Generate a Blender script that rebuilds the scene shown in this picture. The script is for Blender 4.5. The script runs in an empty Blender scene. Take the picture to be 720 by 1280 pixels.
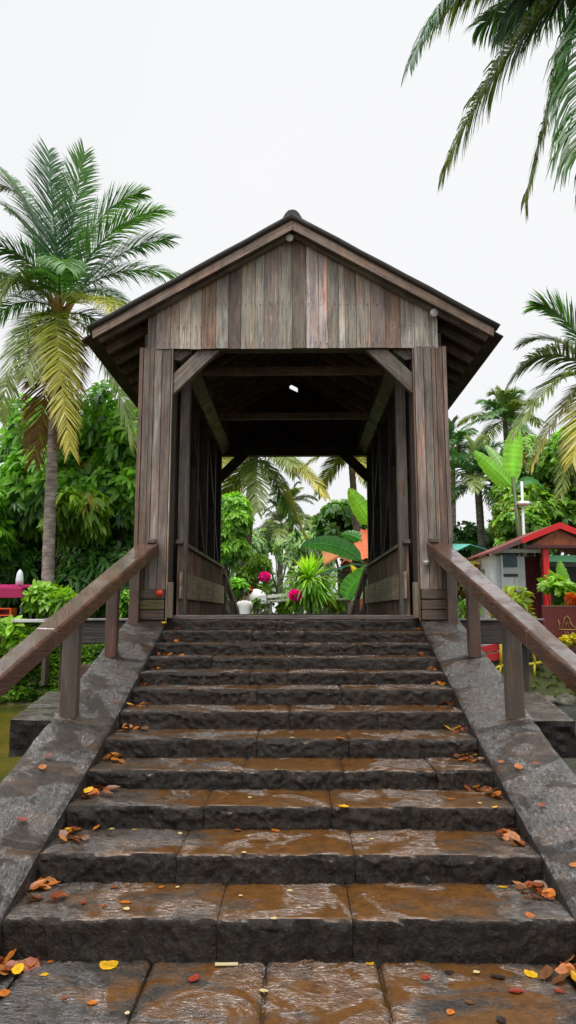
import bpy, math, random
import numpy as np
from mathutils import Vector, Matrix, noise
random.seed(7)
RNG = np.random.default_rng(11)
R = math.radians
SC = bpy.context.scene
COL = SC.collection
V = Vector

# ------------------------------------------------------------------ camera numbers
F = 870.0
EYE = 1.924
CX = 0.052
PITCH = 8.176
YAW = 0.72
cam_d = bpy.data.cameras.new('camera'); cam = bpy.data.objects.new('camera', cam_d); COL.objects.link(cam)
cam.location = (CX, 0, EYE); cam.rotation_euler = (R(90 + PITCH), 0, R(YAW))
cam_d.sensor_width = 36; cam_d.sensor_fit = 'AUTO'; cam_d.lens = F / 1280 * 36; cam_d.clip_start = .05; cam_d.clip_end = 3000
SC.camera = cam
_M = Matrix.Rotation(R(YAW), 3, 'Z') @ Matrix.Rotation(R(90 + PITCH), 3, 'X')
def P(px, py, D):
    """point standing D metres down the path seen in direction (px, py) of the survey photo"""
    d = _M @ V(((px - 360) / F, (640 - py) / F, -1.0))
    return V((CX, 0, EYE)) + d * (D / d.y)

# ------------------------------------------------------------------ tagging
def tag(o, label=None, cat=None, group=None, kind=None):
    if label: o['label'] = label
    if cat: o['category'] = cat
    if group: o['group'] = group
    if kind: o['kind'] = kind
    return o
def thing(name, label, cat, loc=(0, 0, 0), group=None):
    o = bpy.data.objects.new(name, None); o.empty_display_size = .2; COL.objects.link(o); o.location = loc
    return tag(o, label, cat, group)

# ------------------------------------------------------------------ mesh builder
class MB:
    def __init__(s): s.v = []; s.f = []; s.c = []; s.uv = []; s.smooth = []
    def add(s, vs, fs, col, uvs=None, smooth=False):
        b = len(s.v); s.v += [tuple(q) for q in vs]
        if isinstance(col, list): s.c += col
        else: s.c += [col] * len(vs)
        s.uv += uvs if uvs else [(q[0], q[2]) for q in vs]
        for f in fs: s.f.append(tuple(i + b for i in f)); s.smooth.append(smooth)
    def hexa(s, q, off, col, grain=None):
        """q: 4 corners of a face, off: thickness vector"""
        q = [V(p) for p in q]; off = V(off)
        vs = q + [p + off for p in q]
        e1 = (q[1] - q[0]); e2 = (q[3] - q[0])
        if grain is None: ga = e1 if e1.length > e2.length else e2
        else: ga = V(grain)
        ga = ga.normalized(); n = off.normalized() if off.length > 0 else V((0, 0, 1))
        ac = ga.cross(n)
        if ac.length < 1e-4: ac = V((1, 0, 0))
        ac.normalize(); r1 = random.uniform(0, 50); r2 = random.uniform(0, 50)
        uvs = [((p.dot(ac) + p.dot(n)) + r1, p.dot(ga) + r2) for p in vs]
        s.add(vs, [(0, 1, 2, 3), (7, 6, 5, 4), (0, 4, 5, 1), (1, 5, 6, 2), (2, 6, 7, 3), (3, 7, 4, 0)], col, uvs)
    def bar(s, a, b, w, t, side, col, jit=0):
        """bar a->b, width w along side, thickness t along the third axis"""
        a = V(a); b = V(b); d = (b - a).normalized(); sd = V(side); sd = (sd - d * sd.dot(d)).normalized(); n = d.cross(sd)
        q = [a - sd * w / 2 - n * t / 2, b - sd * w / 2 - n * t / 2, b + sd * w / 2 - n * t / 2, a + sd * w / 2 - n * t / 2]
        s.hexa(q, n * t, col, d)
    def box(s, x0, x1, y0, y1, z0, z1, col, grain=None):
        s.hexa([(x0, y0, z0), (x1, y0, z0), (x1, y0, z1), (x0, y0, z1)], (0, y1 - y0, 0), col, grain)
    def tube(s, pts, rad, n, col, smooth=True, cap=True):
        pts = [V(p) for p in pts]; rad = rad if hasattr(rad, '__len__') else [rad] * len(pts)
        vs = []; uvs = []; L = 0
        ref = V((.3, .9, .1))
        for i, p in enumerate(pts):
            d = (pts[min(i + 1, len(pts) - 1)] - pts[max(i - 1, 0)]).normalized()
            a = d.cross(ref)
            if a.length < .1: a = d.cross(V((1, 0, 0)))
            a.normalize(); b = d.cross(a)
            if i: L += (p - pts[i - 1]).length
            for k in range(n):
                t = 2 * math.pi * k / n
                vs.append(p + (a * math.cos(t) + b * math.sin(t)) * rad[i]); uvs.append((k / n, L))
        fs = []
        for i in range(len(pts) - 1):
            for k in range(n):
                fs.append((i * n + k, i * n + (k + 1) % n, (i + 1) * n + (k + 1) % n, (i + 1) * n + k))
        if cap: fs.append(tuple(range(n))[::-1]); fs.append(tuple((len(pts) - 1) * n + k for k in range(n)))
        s.add(vs, fs, col if not isinstance(col, list) else [c for c in col for _ in range(n)], uvs, smooth)
    def ball(s, c, r, col, nu=12, nv=8, jit=0, smooth=True):
        c = V(c); r = V(r) if hasattr(r, '__len__') else V((r, r, r)); vs = []; fs = []
        for i in range(nv + 1):
            th = math.pi * i / nv
            for k in range(nu):
                ph = 2 * math.pi * k / nu
                d = V((math.sin(th) * math.cos(ph), math.sin(th) * math.sin(ph), math.cos(th)))
                j = 1 + (noise.noise((c + d) * 2.3) * jit if jit else 0)
                vs.append(c + V((d.x * r.x, d.y * r.y, d.z * r.z)) * j)
        for i in range(nv):
            for k in range(nu): fs.append((i * nu + k, (i + 1) * nu + k, (i + 1) * nu + (k + 1) % nu, i * nu + (k + 1) % nu))
        s.add(vs, fs, col, None, smooth)
    def build(s, name, mat, parent=None, bevel=0):
        me = bpy.data.meshes.new(name); org = V((0, 0, 0))
        if parent is not None and parent.get('_w'): org = V(parent['_w'])
        me.from_pydata([tuple(V(p) - org) for p in s.v] if org.length else s.v, [], s.f)
        ca = me.color_attributes.new('Col', 'FLOAT_COLOR', 'POINT')
        ca.data.foreach_set('color', np.array([(*c[:3], 1) for c in s.c], dtype=np.float32).ravel())
        uvl = me.uv_layers.new(name='UVMap')
        li = np.empty(len(me.loops), dtype=np.int32); me.loops.foreach_get('vertex_index', li)
        uvl.data.foreach_set('uv', np.array(s.uv, dtype=np.float32)[li].ravel())
        me.polygons.foreach_set('use_smooth', s.smooth)
        me.materials.append(mat); me.update()
        o = bpy.data.objects.new(name, me); COL.objects.link(o)
        if parent is not None: o.parent = parent
        if bevel:
            b = o.modifiers.new('bevel', 'BEVEL'); b.width = bevel; b.segments = 1; b.limit_method = 'ANGLE'; b.harden_normals = False
        return o
def np_mesh(name, verts, faces_list, cols, mat, parent=None, smooth=False):
    """verts (N,3), faces_list: list of (M,k) int arrays"""
    me = bpy.data.meshes.new(name)
    org = V(parent['_w']) if parent is not None and parent.get('_w') else V((0, 0, 0))
    verts = verts - np.array(org)
    nl = sum(f.size for f in faces_list); nf = sum(len(f) for f in faces_list)
    me.vertices.add(len(verts)); me.vertices.foreach_set('co', verts.astype(np.float32).ravel())
    me.loops.add(nl); me.loops.foreach_set('vertex_index', np.concatenate([f.ravel() for f in faces_list]).astype(np.int32))
    me.polygons.add(nf); st = []; tot = []; cur = 0
    for f in faces_list:
        k = f.shape[1]; st.append(cur + np.arange(len(f)) * k); tot.append(np.full(len(f), k)); cur += f.size
    me.polygons.foreach_set('loop_start', np.concatenate(st).astype(np.int32))
    me.polygons.foreach_set('loop_total', np.concatenate(tot).astype(np.int32))
    if smooth: me.polygons.foreach_set('use_smooth', np.ones(nf, dtype=bool))
    me.update(calc_edges=True)
    ca = me.color_attributes.new('Col', 'FLOAT_COLOR', 'POINT')
    c4 = np.ones((len(verts), 4), dtype=np.float32); c4[:, :3] = cols; ca.data.foreach_set('color', c4.ravel())
    me.materials.append(mat)
    o = bpy.data.objects.new(name, me); COL.objects.link(o)
    if parent is not None: o.parent = parent
    return o
def at_root(name, label, cat, loc, group=None):
    """an Empty at the thing's base; children meshes are built relative to it"""
    o = thing(name, label, cat, loc, group); o['_w'] = tuple(loc); return o

# ------------------------------------------------------------------ materials
def new_mat(name):
    m = bpy.data.materials.new(name); m.use_nodes = True; nt = m.node_tree; nt.nodes.clear()
    out = nt.nodes.new('ShaderNodeOutputMaterial'); bs = nt.nodes.new('ShaderNodeBsdfPrincipled')
    nt.links.new(bs.outputs[0], out.inputs[0]); return m, nt, bs, out
def N(nt, t, **kw):
    n = nt.nodes.new(t)
    for k, v in kw.items():
        if k.startswith('i_'): n.inputs[k[2:].replace('_', ' ')].default_value = v
        else: setattr(n, k, v)
    return n
def L(nt, a, b): nt.links.new(a, b)
def ramp(nt, fac, stops):
    r = N(nt, 'ShaderNodeValToRGB'); cr = r.color_ramp
    while len(cr.elements) < len(stops): cr.elements.new(.5)
    for e, (p, c) in zip(cr.elements, stops):
        e.position = p; e.color = c if len(c) == 4 else (*c, 1)
    L(nt, fac, r.inputs[0]); return r
def g(v): return (v, v, v)
def mulcol(nt, a, b, fac=1.0, mode='MULTIPLY'):
    m = N(nt, 'ShaderNodeMix', data_type='RGBA', blend_type=mode); m.inputs[0].default_value = fac
    L(nt, a, m.inputs[6]); L(nt, b, m.inputs[7]); return m
def noise_n(nt, vec, scale, detail=6, rough=.6, dist=0):
    n = N(nt, 'ShaderNodeTexNoise'); n.inputs['Scale'].default_value = scale; n.inputs['Detail'].default_value = detail
    n.inputs['Roughness'].default_value = rough; n.inputs['Distortion'].default_value = dist
    if vec is not None: L(nt, vec, n.inputs['Vector'])
    return n
def bump(nt, h, strength, dist, nrm=None):
    b = N(nt, 'ShaderNodeBump'); b.inputs['Strength'].default_value = strength; b.inputs['Distance'].default_value = dist
    L(nt, h, b.inputs['Height'])
    if nrm: L(nt, nrm, b.inputs['Normal'])
    return b

def rail_coat(nt, bs):
    ge = N(nt, 'ShaderNodeNewGeometry'); sx = N(nt, 'ShaderNodeSeparateXYZ'); L(nt, ge.outputs['True Normal'], sx.inputs[0])
    mr = N(nt, 'ShaderNodeMapRange'); mr.inputs[1].default_value = .5; mr.inputs[2].default_value = .9; mr.inputs[3].default_value = .12; mr.inputs[4].default_value = 1; L(nt, sx.outputs[2], mr.inputs[0])
    nn = noise_n(nt, ge.outputs['Position'], 5, 5, .6, .4); rr = ramp(nt, nn.outputs[0], [(.38, g(.25)), (.55, g(1))]); mu = N(nt, 'ShaderNodeMath', operation='MULTIPLY'); L(nt, mr.outputs[0], mu.inputs[0]); L(nt, rr.outputs[0], mu.inputs[1])
    L(nt, mu.outputs[0], bs.inputs['Coat Weight']); bs.inputs['Coat Roughness'].default_value = .15; bs.inputs['Coat IOR'].default_value = 2.4
def wood_mat(name, rough=.55, wet=.5, grain_dark=.45, patch=.6):
    m, nt, bs, out = new_mat(name)
    at = N(nt, 'ShaderNodeAttribute', attribute_name='Col'); tc = N(nt, 'ShaderNodeTexCoord')
    mp = N(nt, 'ShaderNodeMapping'); mp.inputs['Scale'].default_value = (38, 1.6, 1); L(nt, tc.outputs['UV'], mp.inputs[0])
    n1 = noise_n(nt, mp.outputs[0], 1, 8, .65, .6)
    mp2 = N(nt, 'ShaderNodeMapping'); mp2.inputs['Scale'].default_value = (160, 5, 1); L(nt, tc.outputs['UV'], mp2.inputs[0])
    n2 = noise_n(nt, mp2.outputs[0], 1, 4, .6, .2)
    mp3 = N(nt, 'ShaderNodeMapping'); mp3.inputs['Scale'].default_value = (7, 1.3, 1); L(nt, tc.outputs['UV'], mp3.inputs[0])
    n3 = noise_n(nt, mp3.outputs[0], 1, 6, .7, .8)
    r1 = ramp(nt, n1.outputs[0], [(.30, g(grain_dark * .7)), (.46, g(.9)), (.55, g(1.0)), (.70, g(1.75))])
    r2 = ramp(nt, n2.outputs[0], [(.3, g(.6)), (.6, g(1.1))])
    a = mulcol(nt, at.outputs[0], r1.outputs[0]); b = mulcol(nt, a.outputs[2], r2.outputs[0], .8)
    # patches: reddish where the silver surface has worn off, grey elsewhere
    r3 = ramp(nt, n3.outputs[0], [(.3, (1.35, .82, .55)), (.5, (1, 1, 1)), (.62, (.95, 1.0, 1.05)), (.75, (1.5, 1.55, 1.6))])
    c = mulcol(nt, b.outputs[2], r3.outputs[0], patch)
    # knots / dark damp stains
    mp4 = N(nt, 'ShaderNodeMapping'); mp4.inputs['Scale'].default_value = (1.6, 1.6, .45); L(nt, tc.outputs['Object'], mp4.inputs[0]); n4 = noise_n(nt, mp4.outputs[0], 2.6, 7, .7, .5); r4 = ramp(nt, n4.outputs[0], [(.33, (.38, .36, .35)), (.5, g(.85)), (.62, g(1.15))])
    d = mulcol(nt, c.outputs[2], r4.outputs[0], .8)
    L(nt, d.outputs[2], bs.inputs['Base Color'])
    rr = ramp(nt, n3.outputs[0], [(.3, g(rough - .15)), (.7, g(rough + .2))]); L(nt, rr.outputs[0], bs.inputs['Roughness'])
    bs.inputs['Specular IOR Level'].default_value = wet
    if name == 'wet_rail_wood': rail_coat(nt, bs)
    bb = bump(nt, n1.outputs[0], .9, .014); b2 = bump(nt, n2.outputs[0], .7, .005, bb.outputs[0]); L(nt, b2.outputs[0], bs.inputs['Normal'])
    return m

def stone_mat(name, tread=True, base=((.026, .018, .012), (.10, .066, .040)), brown=(.12, .052, .013), puddle=.5, ripple=1.0, slope=False):
    m, nt, bs, out = new_mat(name)
    geo = N(nt, 'ShaderNodeNewGeometry'); tc = N(nt, 'ShaderNodeTexCoord'); at = N(nt, 'ShaderNodeAttribute', attribute_name='Col')
    pos = geo.outputs['Position']
    big = noise_n(nt, pos, 1.6, 5, .6, .4); med = noise_n(nt, pos, 11, 9, .7, .08); fine = noise_n(nt, pos, 55, 6, .7)
    c0 = ramp(nt, med.outputs[0], [(.3, base[0]), (.7, base[1])])
    cf = ramp(nt, fine.outputs[0], [(.32, g(.25)), (.5, g(.85)), (.66, g(2.8))])
    c1 = mulcol(nt, c0.outputs[0], cf.outputs[0], .8)
    c2 = mulcol(nt, c1.outputs[2], at.outputs[0], 1)
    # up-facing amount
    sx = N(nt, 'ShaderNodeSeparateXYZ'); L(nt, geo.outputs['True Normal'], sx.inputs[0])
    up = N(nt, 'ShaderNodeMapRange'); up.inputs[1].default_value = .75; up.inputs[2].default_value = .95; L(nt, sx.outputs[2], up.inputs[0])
    # muddy puddle mask, broader patches in the middle of the flight
    sp = N(nt, 'ShaderNodeSeparateXYZ'); L(nt, pos, sp.inputs[0])
    ab = N(nt, 'ShaderNodeMath', operation='ABSOLUTE'); sub = N(nt, 'ShaderNodeMath', operation='SUBTRACT'); sub.inputs[1].default_value = .25
    L(nt, sp.outputs[0], sub.inputs[0]); L(nt, sub.outputs[0], ab.inputs[0])
    cen = N(nt, 'ShaderNodeMapRange'); cen.inputs[1].default_value = .4; cen.inputs[2].default_value = 1.6; cen.inputs[3].default_value = 0 if slope else .16; cen.inputs[4].default_value = 0 if slope else -.10
    L(nt, ab.outputs[0], cen.inputs[0])
    sc_ = N(nt, 'ShaderNodeMapping'); sc_.inputs['Scale'].default_value = (1, 1.9, 1); L(nt, pos, sc_.inputs[0])
    pn = noise_n(nt, sc_.outputs[0], 2.1, 6, .6, .6)
    addm = N(nt, 'ShaderNodeMath', operation='ADD'); L(nt, pn.outputs[0], addm.inputs[0]); L(nt, cen.outputs[0], addm.inputs[1])
    pm = N(nt, 'ShaderNodeMapRange'); pm.inputs[1].default_value = 1 - puddle; pm.inputs[2].default_value = 1 - puddle + .15; L(nt, addm.outputs[0], pm.inputs[0])
    pmu = N(nt, 'ShaderNodeMath', operation='MULTIPLY'); L(nt, pm.outputs[0], pmu.inputs[0]); L(nt, up.outputs[0], pmu.inputs[1])
    mx = N(nt, 'ShaderNodeMix', data_type='RGBA'); L(nt, pmu.outputs[0], mx.inputs[0]); L(nt, c2.outputs[2], mx.inputs[6])
    bn = ramp(nt, med.outputs[0], [(.3, tuple(x * .55 for x in brown)), (.7, tuple(x * 1.3 for x in brown))]); L(nt, bn.outputs[0], mx.inputs[7])
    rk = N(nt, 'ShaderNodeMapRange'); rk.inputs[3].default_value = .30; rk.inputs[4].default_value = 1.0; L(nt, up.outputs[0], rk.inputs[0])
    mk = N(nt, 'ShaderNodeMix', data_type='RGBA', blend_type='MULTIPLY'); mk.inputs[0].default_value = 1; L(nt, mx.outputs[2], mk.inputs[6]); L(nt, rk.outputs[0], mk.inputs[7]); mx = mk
    # base colour, darker on faces that do not point up
    L(nt, mx.outputs[2], bs.inputs['Base Color'])
    ro = ramp(nt, med.outputs[0], [(.35, g(.22)), (.7, g(.5))])
    rm = N(nt, 'ShaderNodeMix', data_type='FLOAT'); L(nt, pmu.outputs[0], rm.inputs[0]); L(nt, ro.outputs[0], rm.inputs[2]); rm.inputs[3].default_value = .1
    L(nt, rm.outputs[0], bs.inputs['Roughness']); sl_ = N(nt, 'ShaderNodeMapRange'); sl_.inputs[3].default_value = .18; sl_.inputs[4].default_value = .45; L(nt, up.outputs[0], sl_.inputs[0]); L(nt, sl_.outputs[0], bs.inputs['Specular IOR Level'])
    # bumps: stone grain + running-water ripples
    rv = N(nt, 'ShaderNodeMapping'); rv.inputs['Rotation'].default_value = (0, 0, .5); rv.inputs['Scale'].default_value = (1, 2.4, 1); L(nt, pos, rv.inputs[0])
    rip = noise_n(nt, rv.outputs[0], 9, 3, .55, 2.2)
    rst = N(nt, 'ShaderNodeMapRange'); rst.inputs[3].default_value = .9; rst.inputs[4].default_value = .2; L(nt, pmu.outputs[0], rst.inputs[0])
    b1 = bump(nt, fine.outputs[0], .8, .014); b2 = bump(nt, med.outputs[0], .9, .045, b1.outputs[0]); L(nt, rst.outputs[0], b2.inputs['Strength'])
    L(nt, rst.outputs[0], b1.inputs['Strength'])
    L(nt, b2.outputs[0], bs.inputs['Normal'])
    # sheet of running rain water: a coat whose thickness comes and goes in patches and flow lines
    fv = N(nt, 'ShaderNodeMapping'); fv.inputs['Scale'].default_value = (3.2, .9, 1) if slope else (1, 2.2, 1); fv.inputs['Rotation'].default_value = (0, 0, 0 if slope else .35); L(nt, pos, fv.inputs[0])
    flow = noise_n(nt, fv.outputs[0], 7.5, 5, .62, 1.8)
    crisp = ramp(nt, flow.outputs[0], [(.38, g(0)), (.47, g(.55)), (.50, g(1)), (.54, g(.45)), (.64, g(0))])
    wm = noise_n(nt, pos, 2.4 if slope else 1.7, 4, .6, .9)
    wst = N(nt, 'ShaderNodeMapRange'); wst.inputs[1].default_value = .44 if slope else .48; wst.inputs[2].default_value = .54 if slope else .60; wst.inputs[3].default_value = 0; wst.inputs[4].default_value = 1.0; L(nt, wm.outputs[0], wst.inputs[0])
    b3 = bump(nt, flow.outputs[0], .5, (.10 if slope else .17) * ripple, b2.outputs[0] if not slope else b1.outputs[0])
    s3 = N(nt, 'ShaderNodeMapRange'); s3.inputs[3].default_value = .08; s3.inputs[4].default_value = 1.0; L(nt, wst.outputs[0], s3.inputs[0]); L(nt, s3.outputs[0], b3.inputs['Strength'])
    L(nt, b3.outputs[0], bs.inputs['Coat Normal']); bs.inputs['Coat IOR'].default_value = 4.0; bs.inputs['Coat Roughness'].default_value = .17 if slope else .14
    # weight: steady film on puddles, broken film elsewhere
    fv2 = N(nt, 'ShaderNodeMapping'); fv2.inputs['Scale'].default_value = (1.6, .7, 1) if slope else (.8, 2.0, 1); fv2.inputs['Rotation'].default_value = (0, 0, .6 if slope else .2); L(nt, pos, fv2.inputs[0])
    gl_ = noise_n(nt, fv2.outputs[0], 42, 6, .75, .8); gr = ramp(nt, gl_.outputs[0], [(.45 if slope else .50, g(0)), (.55 if slope else .58, g(1))])
    ad = N(nt, 'ShaderNodeMath', operation='MULTIPLY_ADD'); L(nt, gr.outputs[0], ad.inputs[0]); ad.inputs[1].default_value = 1.0; L(nt, crisp.outputs[0], ad.inputs[2])
    m1 = N(nt, 'ShaderNodeMath', operation='MULTIPLY'); L(nt, ad.outputs[0], m1.inputs[0]); L(nt, wst.outputs[0], m1.inputs[1])
    m2 = N(nt, 'ShaderNodeMath', operation='ADD'); L(nt, m1.outputs[0], m2.inputs[0]); m2.inputs[1].default_value = .06 if slope else .09
    m3 = N(nt, 'ShaderNodeMath', operation='MINIMUM'); L(nt, m2.outputs[0], m3.inputs[0]); m3.inputs[1].default_value = 1
    cw = N(nt, 'ShaderNodeMix', data_type='FLOAT'); L(nt, up.outputs[0], cw.inputs[0]); cw.inputs[2].default_value = .06; L(nt, m3.outputs[0], cw.inputs[3]); L(nt, cw.outputs[0], bs.inputs['Coat Weight'])
    return m

def leaf_mat(name, rough=.38, trans=.32, spec=.5, var=.5):
    m, nt, bs, out = new_mat(name)
    at = N(nt, 'ShaderNodeAttribute', attribute_name='Col'); geo = N(nt, 'ShaderNodeNewGeometry')
    n = noise_n(nt, geo.outputs['Position'], 3.0, 4, .6); r = ramp(nt, n.outputs[0], [(.3, g(.6)), (.7, g(1.4))])
    c = mulcol(nt, at.outputs[0], r.outputs[0], var)
    L(nt, c.outputs[2], bs.inputs['Base Color']); bs.inputs['Roughness'].default_value = rough; bs.inputs['Specular IOR Level'].default_value = spec
    if trans:
        tr = N(nt, 'ShaderNodeBsdfTranslucent'); mm = N(nt, 'ShaderNodeMixShader'); mm.inputs[0].default_value = trans
        br = N(nt, 'ShaderNodeMix', data_type='RGBA', blend_type='MULTIPLY'); br.inputs[0].default_value = 1; br.inputs[7].default_value = (1.6, 1.7, .7, 1)
        L(nt, c.outputs[2], br.inputs[6]); L(nt, br.outputs[2], tr.inputs[0])
        L(nt, bs.outputs[0], mm.inputs[1]); L(nt, tr.outputs[0], mm.inputs[2]); L(nt, mm.outputs[0], out.inputs[0])
    return m
def simple_mat(name, rough=.5, spec=.5, nscale=12, amt=.35, bmp=.2, metallic=0):
    m, nt, bs, out = new_mat(name)
    at = N(nt, 'ShaderNodeAttribute', attribute_name='Col'); tc = N(nt, 'ShaderNodeTexCoord')
    n = noise_n(nt, tc.outputs['Object'], nscale, 6, .65); r = ramp(nt, n.outputs[0], [(.3, g(.55)), (.7, g(1.25))])
    c = mulcol(nt, at.outputs[0], r.outputs[0], amt); L(nt, c.outputs[2], bs.inputs['Base Color'])
    rr = ramp(nt, n.outputs[0], [(.3, g(max(0, rough - .15))), (.7, g(min(1, rough + .15)))]); L(nt, rr.outputs[0], bs.inputs['Roughness'])
    bs.inputs['Specular IOR Level'].default_value = spec; bs.inputs['Metallic'].default_value = metallic
    b = bump(nt, n.outputs[0], bmp, .01); L(nt, b.outputs[0], bs.inputs['Normal']); return m
def bark_mat():
    m, nt, bs, out = new_mat('palm_bark')
    at = N(nt, 'ShaderNodeAttribute', attribute_name='Col'); tc = N(nt, 'ShaderNodeTexCoord')
    mp = N(nt, 'ShaderNodeMapping'); mp.inputs['Scale'].default_value = (3, 14, 1); L(nt, tc.outputs['UV'], mp.inputs[0])
    n = noise_n(nt, mp.outputs[0], 1, 6, .6, .3)
    r = ramp(nt, n.outputs[0], [(.35, g(.35)), (.5, g(.9)), (.7, g(1.5))]); c = mulcol(nt, at.outputs[0], r.outputs[0], .9)
    n2 = noise_n(nt, tc.outputs['Object'], 3, 5, .6); r2 = ramp(nt, n2.outputs[0], [(.35, g(.6)), (.65, g(1.3))]); c2 = mulcol(nt, c.outputs[2], r2.outputs[0], .8)
    L(nt, c2.outputs[2], bs.inputs['Base Color']); bs.inputs['Roughness'].default_value = .7
    b = bump(nt, n.outputs[0], .8, .03); L(nt, b.outputs[0], bs.inputs['Normal']); return m

M = dict(
    wood=wood_mat('weathered_wood', .5, .5, .4, .75),
    rail=wood_mat('wet_rail_wood', .34, .7, .5, .5),
    dark=wood_mat('dark_interior_wood', .6, .3, .45, .35),
    stair=stone_mat('wet_step_stone', puddle=.56),
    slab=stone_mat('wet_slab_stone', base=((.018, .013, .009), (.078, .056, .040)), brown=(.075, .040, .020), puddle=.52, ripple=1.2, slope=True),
    pave=stone_mat('wet_flagstone', base=((.02, .017, .014), (.06, .047, .036)), puddle=.54, ripple=1.6),
    roof=simple_mat('tarred_roofing', .5, .4, 9, .7, .5),
    leaf=leaf_mat('leaf', .34, .32), palm=leaf_mat('palm_leaf', .34, .3, .5, .35), banana=leaf_mat('banana_leaf', .3, .35, .5, .3),
    dry=leaf_mat('fallen_leaf', .3, .12, .6, .6), petal=leaf_mat('petal', .5, .35, .3, .3),
    bark=simple_mat('bark', .75, .3, 8, .7, .6), palmbark=bark_mat(),
    paint=simple_mat('weathered_paint', .45, .5, 5, .3, .15), metal=simple_mat('painted_metal', .3, .5, 20, .25, .05),
    cloth=simple_mat('cloth', .8, .2, 30, .2, .2), skin=simple_mat('skin', .5, .4, 30, .1, .05), hair=simple_mat('hair', .5, .4, 60, .4, .4),
    soil=simple_mat('soil', .8, .3, 2.5, .9, 1.0), rock=simple_mat('mossy_rock', .6, .5, 5, .9, 1.0), tile=simple_mat('roof_tile', .5, .4, 7, .8, .3),
)

# ------------------------------------------------------------------ world and sun
w = bpy.data.worlds.new('World'); SC.world = w; w.use_nodes = True; nt = w.node_tree; nt.nodes.clear()
sky = nt.nodes.new('ShaderNodeTexSky'); sky.sky_type = 'NISHITA'; sky.sun_disc = False; sky.sun_elevation = R(62); sky.sun_rotation = R(200)
sky.air_density = 1.0; sky.dust_density = 6
mx = nt.nodes.new('ShaderNodeMix'); mx.data_type = 'RGBA'; mx.inputs[0].default_value = .94; nt.links.new(sky.outputs[0], mx.inputs[6])
# the cloud layer: an even bright sheet with faint soft variation
tcw = nt.nodes.new('ShaderNodeTexCoord'); nz = nt.nodes.new('ShaderNodeTexNoise'); nz.inputs['Scale'].default_value = 1.4; nz.inputs['Detail'].default_value = 3
nt.links.new(tcw.outputs['Generated'], nz.inputs['Vector'])
cr = nt.nodes.new('ShaderNodeValToRGB'); cr.color_ramp.elements[0].position = .3; cr.color_ramp.elements[0].color = (8.0, 8.1, 8.3, 1)
cr.color_ramp.elements[1].position = .7; cr.color_ramp.elements[1].color = (8.8, 8.8, 8.9, 1)
nt.links.new(nz.outputs[0], cr.inputs[0])
cr.color_ramp.elements[0].color = (.955, .965, .98, 1); cr.color_ramp.elements[1].color = (1.01, 1.01, 1.02, 1)
sw = nt.nodes.new('ShaderNodeSeparateXYZ'); nt.links.new(tcw.outputs['Generated'], sw.inputs[0])
gr_ = nt.nodes.new('ShaderNodeValToRGB'); e_ = gr_.color_ramp.elements
for _ in range(3): e_.new(.5)
for q_, (p_, v_) in zip(e_, ((0, .60), (.35, .603), (.71, .615), (.86, 1.4), (1, 2.6))): q_.position = p_; q_.color = (v_ * .5, v_ * .5, v_ * .5, 1)
nt.links.new(sw.outputs[2], gr_.inputs[0])
ml_ = nt.nodes.new('ShaderNodeMix'); ml_.data_type = 'RGBA'; ml_.blend_type = 'MULTIPLY'; ml_.inputs[0].default_value = 1; nt.links.new(cr.outputs[0], ml_.inputs[6]); nt.links.new(gr_.outputs[0], ml_.inputs[7])
sc2 = nt.nodes.new('ShaderNodeVectorMath'); sc2.operation = 'SCALE'; sc2.inputs['Scale'].default_value = 21.5; nt.links.new(ml_.outputs[2], sc2.inputs[0]); nt.links.new(sc2.outputs[0], mx.inputs[7])
bg = nt.nodes.new('ShaderNodeBackground'); bg.inputs[1].default_value = .15; nt.links.new(mx.outputs[2], bg.inputs[0])
ow = nt.nodes.new('ShaderNodeOutputWorld'); nt.links.new(bg.outputs[0], ow.inputs[0])
sd = bpy.data.lights.new('sun', 'SUN'); sd.energy = 1.8; sd.angle = R(25); sd.color = (1, .97, .92)
so = bpy.data.objects.new('sun', sd); COL.objects.link(so)
so.rotation_euler = (R(28), 0, R(-20))
SC.view_settings.view_transform = 'Standard'; SC.view_settings.look = 'None'; SC.view_settings.exposure = 0; SC.view_settings.gamma = 1
SC.cycles.use_adaptive_sampling = True
SC.cycles.max_bounces = 6; SC.cycles.diffuse_bounces = 3; SC.cycles.glossy_bounces = 3; SC.cycles.transparent_max_bounces = 8
SC.cycles.use_denoising = True; SC.cycles.caustics_reflective = False; SC.cycles.caustics_refractive = False

# ------------------------------------------------------------------ setting: ground sheets, water, pavement
GZ = .92          # garden level
WZ = -.12         # canal level
def height(x, y):
    """terrain height: near bank, canal bed, far garden"""
    n = noise.noise(V((x * .5, y * .5, 0))) * .1 + noise.noise(V((x * 1.7, y * 1.7, 3))) * .05
    if y < 4.6 + .3 * math.sin(x):
        return -.03 + (n * .6 if abs(x) > 3.2 else -.01)
    foot = 15.3 + .5 * noise.noise(V((x * .4, 7, 1))) + (0 if x < 0 else .3)
    if y < foot: 
        e = min(1, (y - 4.6) / .8); return -.03 - e * .8
    t = (y - foot) / (1.7 if x < 0 else 2.3)
    if t < 1: return -.4 + (GZ + .4) * (t * t * (3 - 2 * t)) + n
    return GZ + n * (.6 if y < 60 else 3)
xs = list(np.concatenate([np.linspace(-900, -60, 8), np.linspace(-40, 40, 110), np.linspace(60, 900, 8)]))
ys = list(np.concatenate([np.linspace(-40, 2, 8), np.linspace(3, 30, 90), np.linspace(34, 80, 12), np.linspace(120, 1500, 8)]))
mb = MB(); vs = [(x, y, height(x, y)) for y in ys for x in xs]
cols = []
for (x, y, z) in vs:
    k = noise.noise(V((x, y, 0)) * .8) * .5 + .5
    cols.append((.05 + .05 * k, .07 + .03 * k, .025) if y > 16 or z > .1 else (.09, .07, .035))
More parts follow.
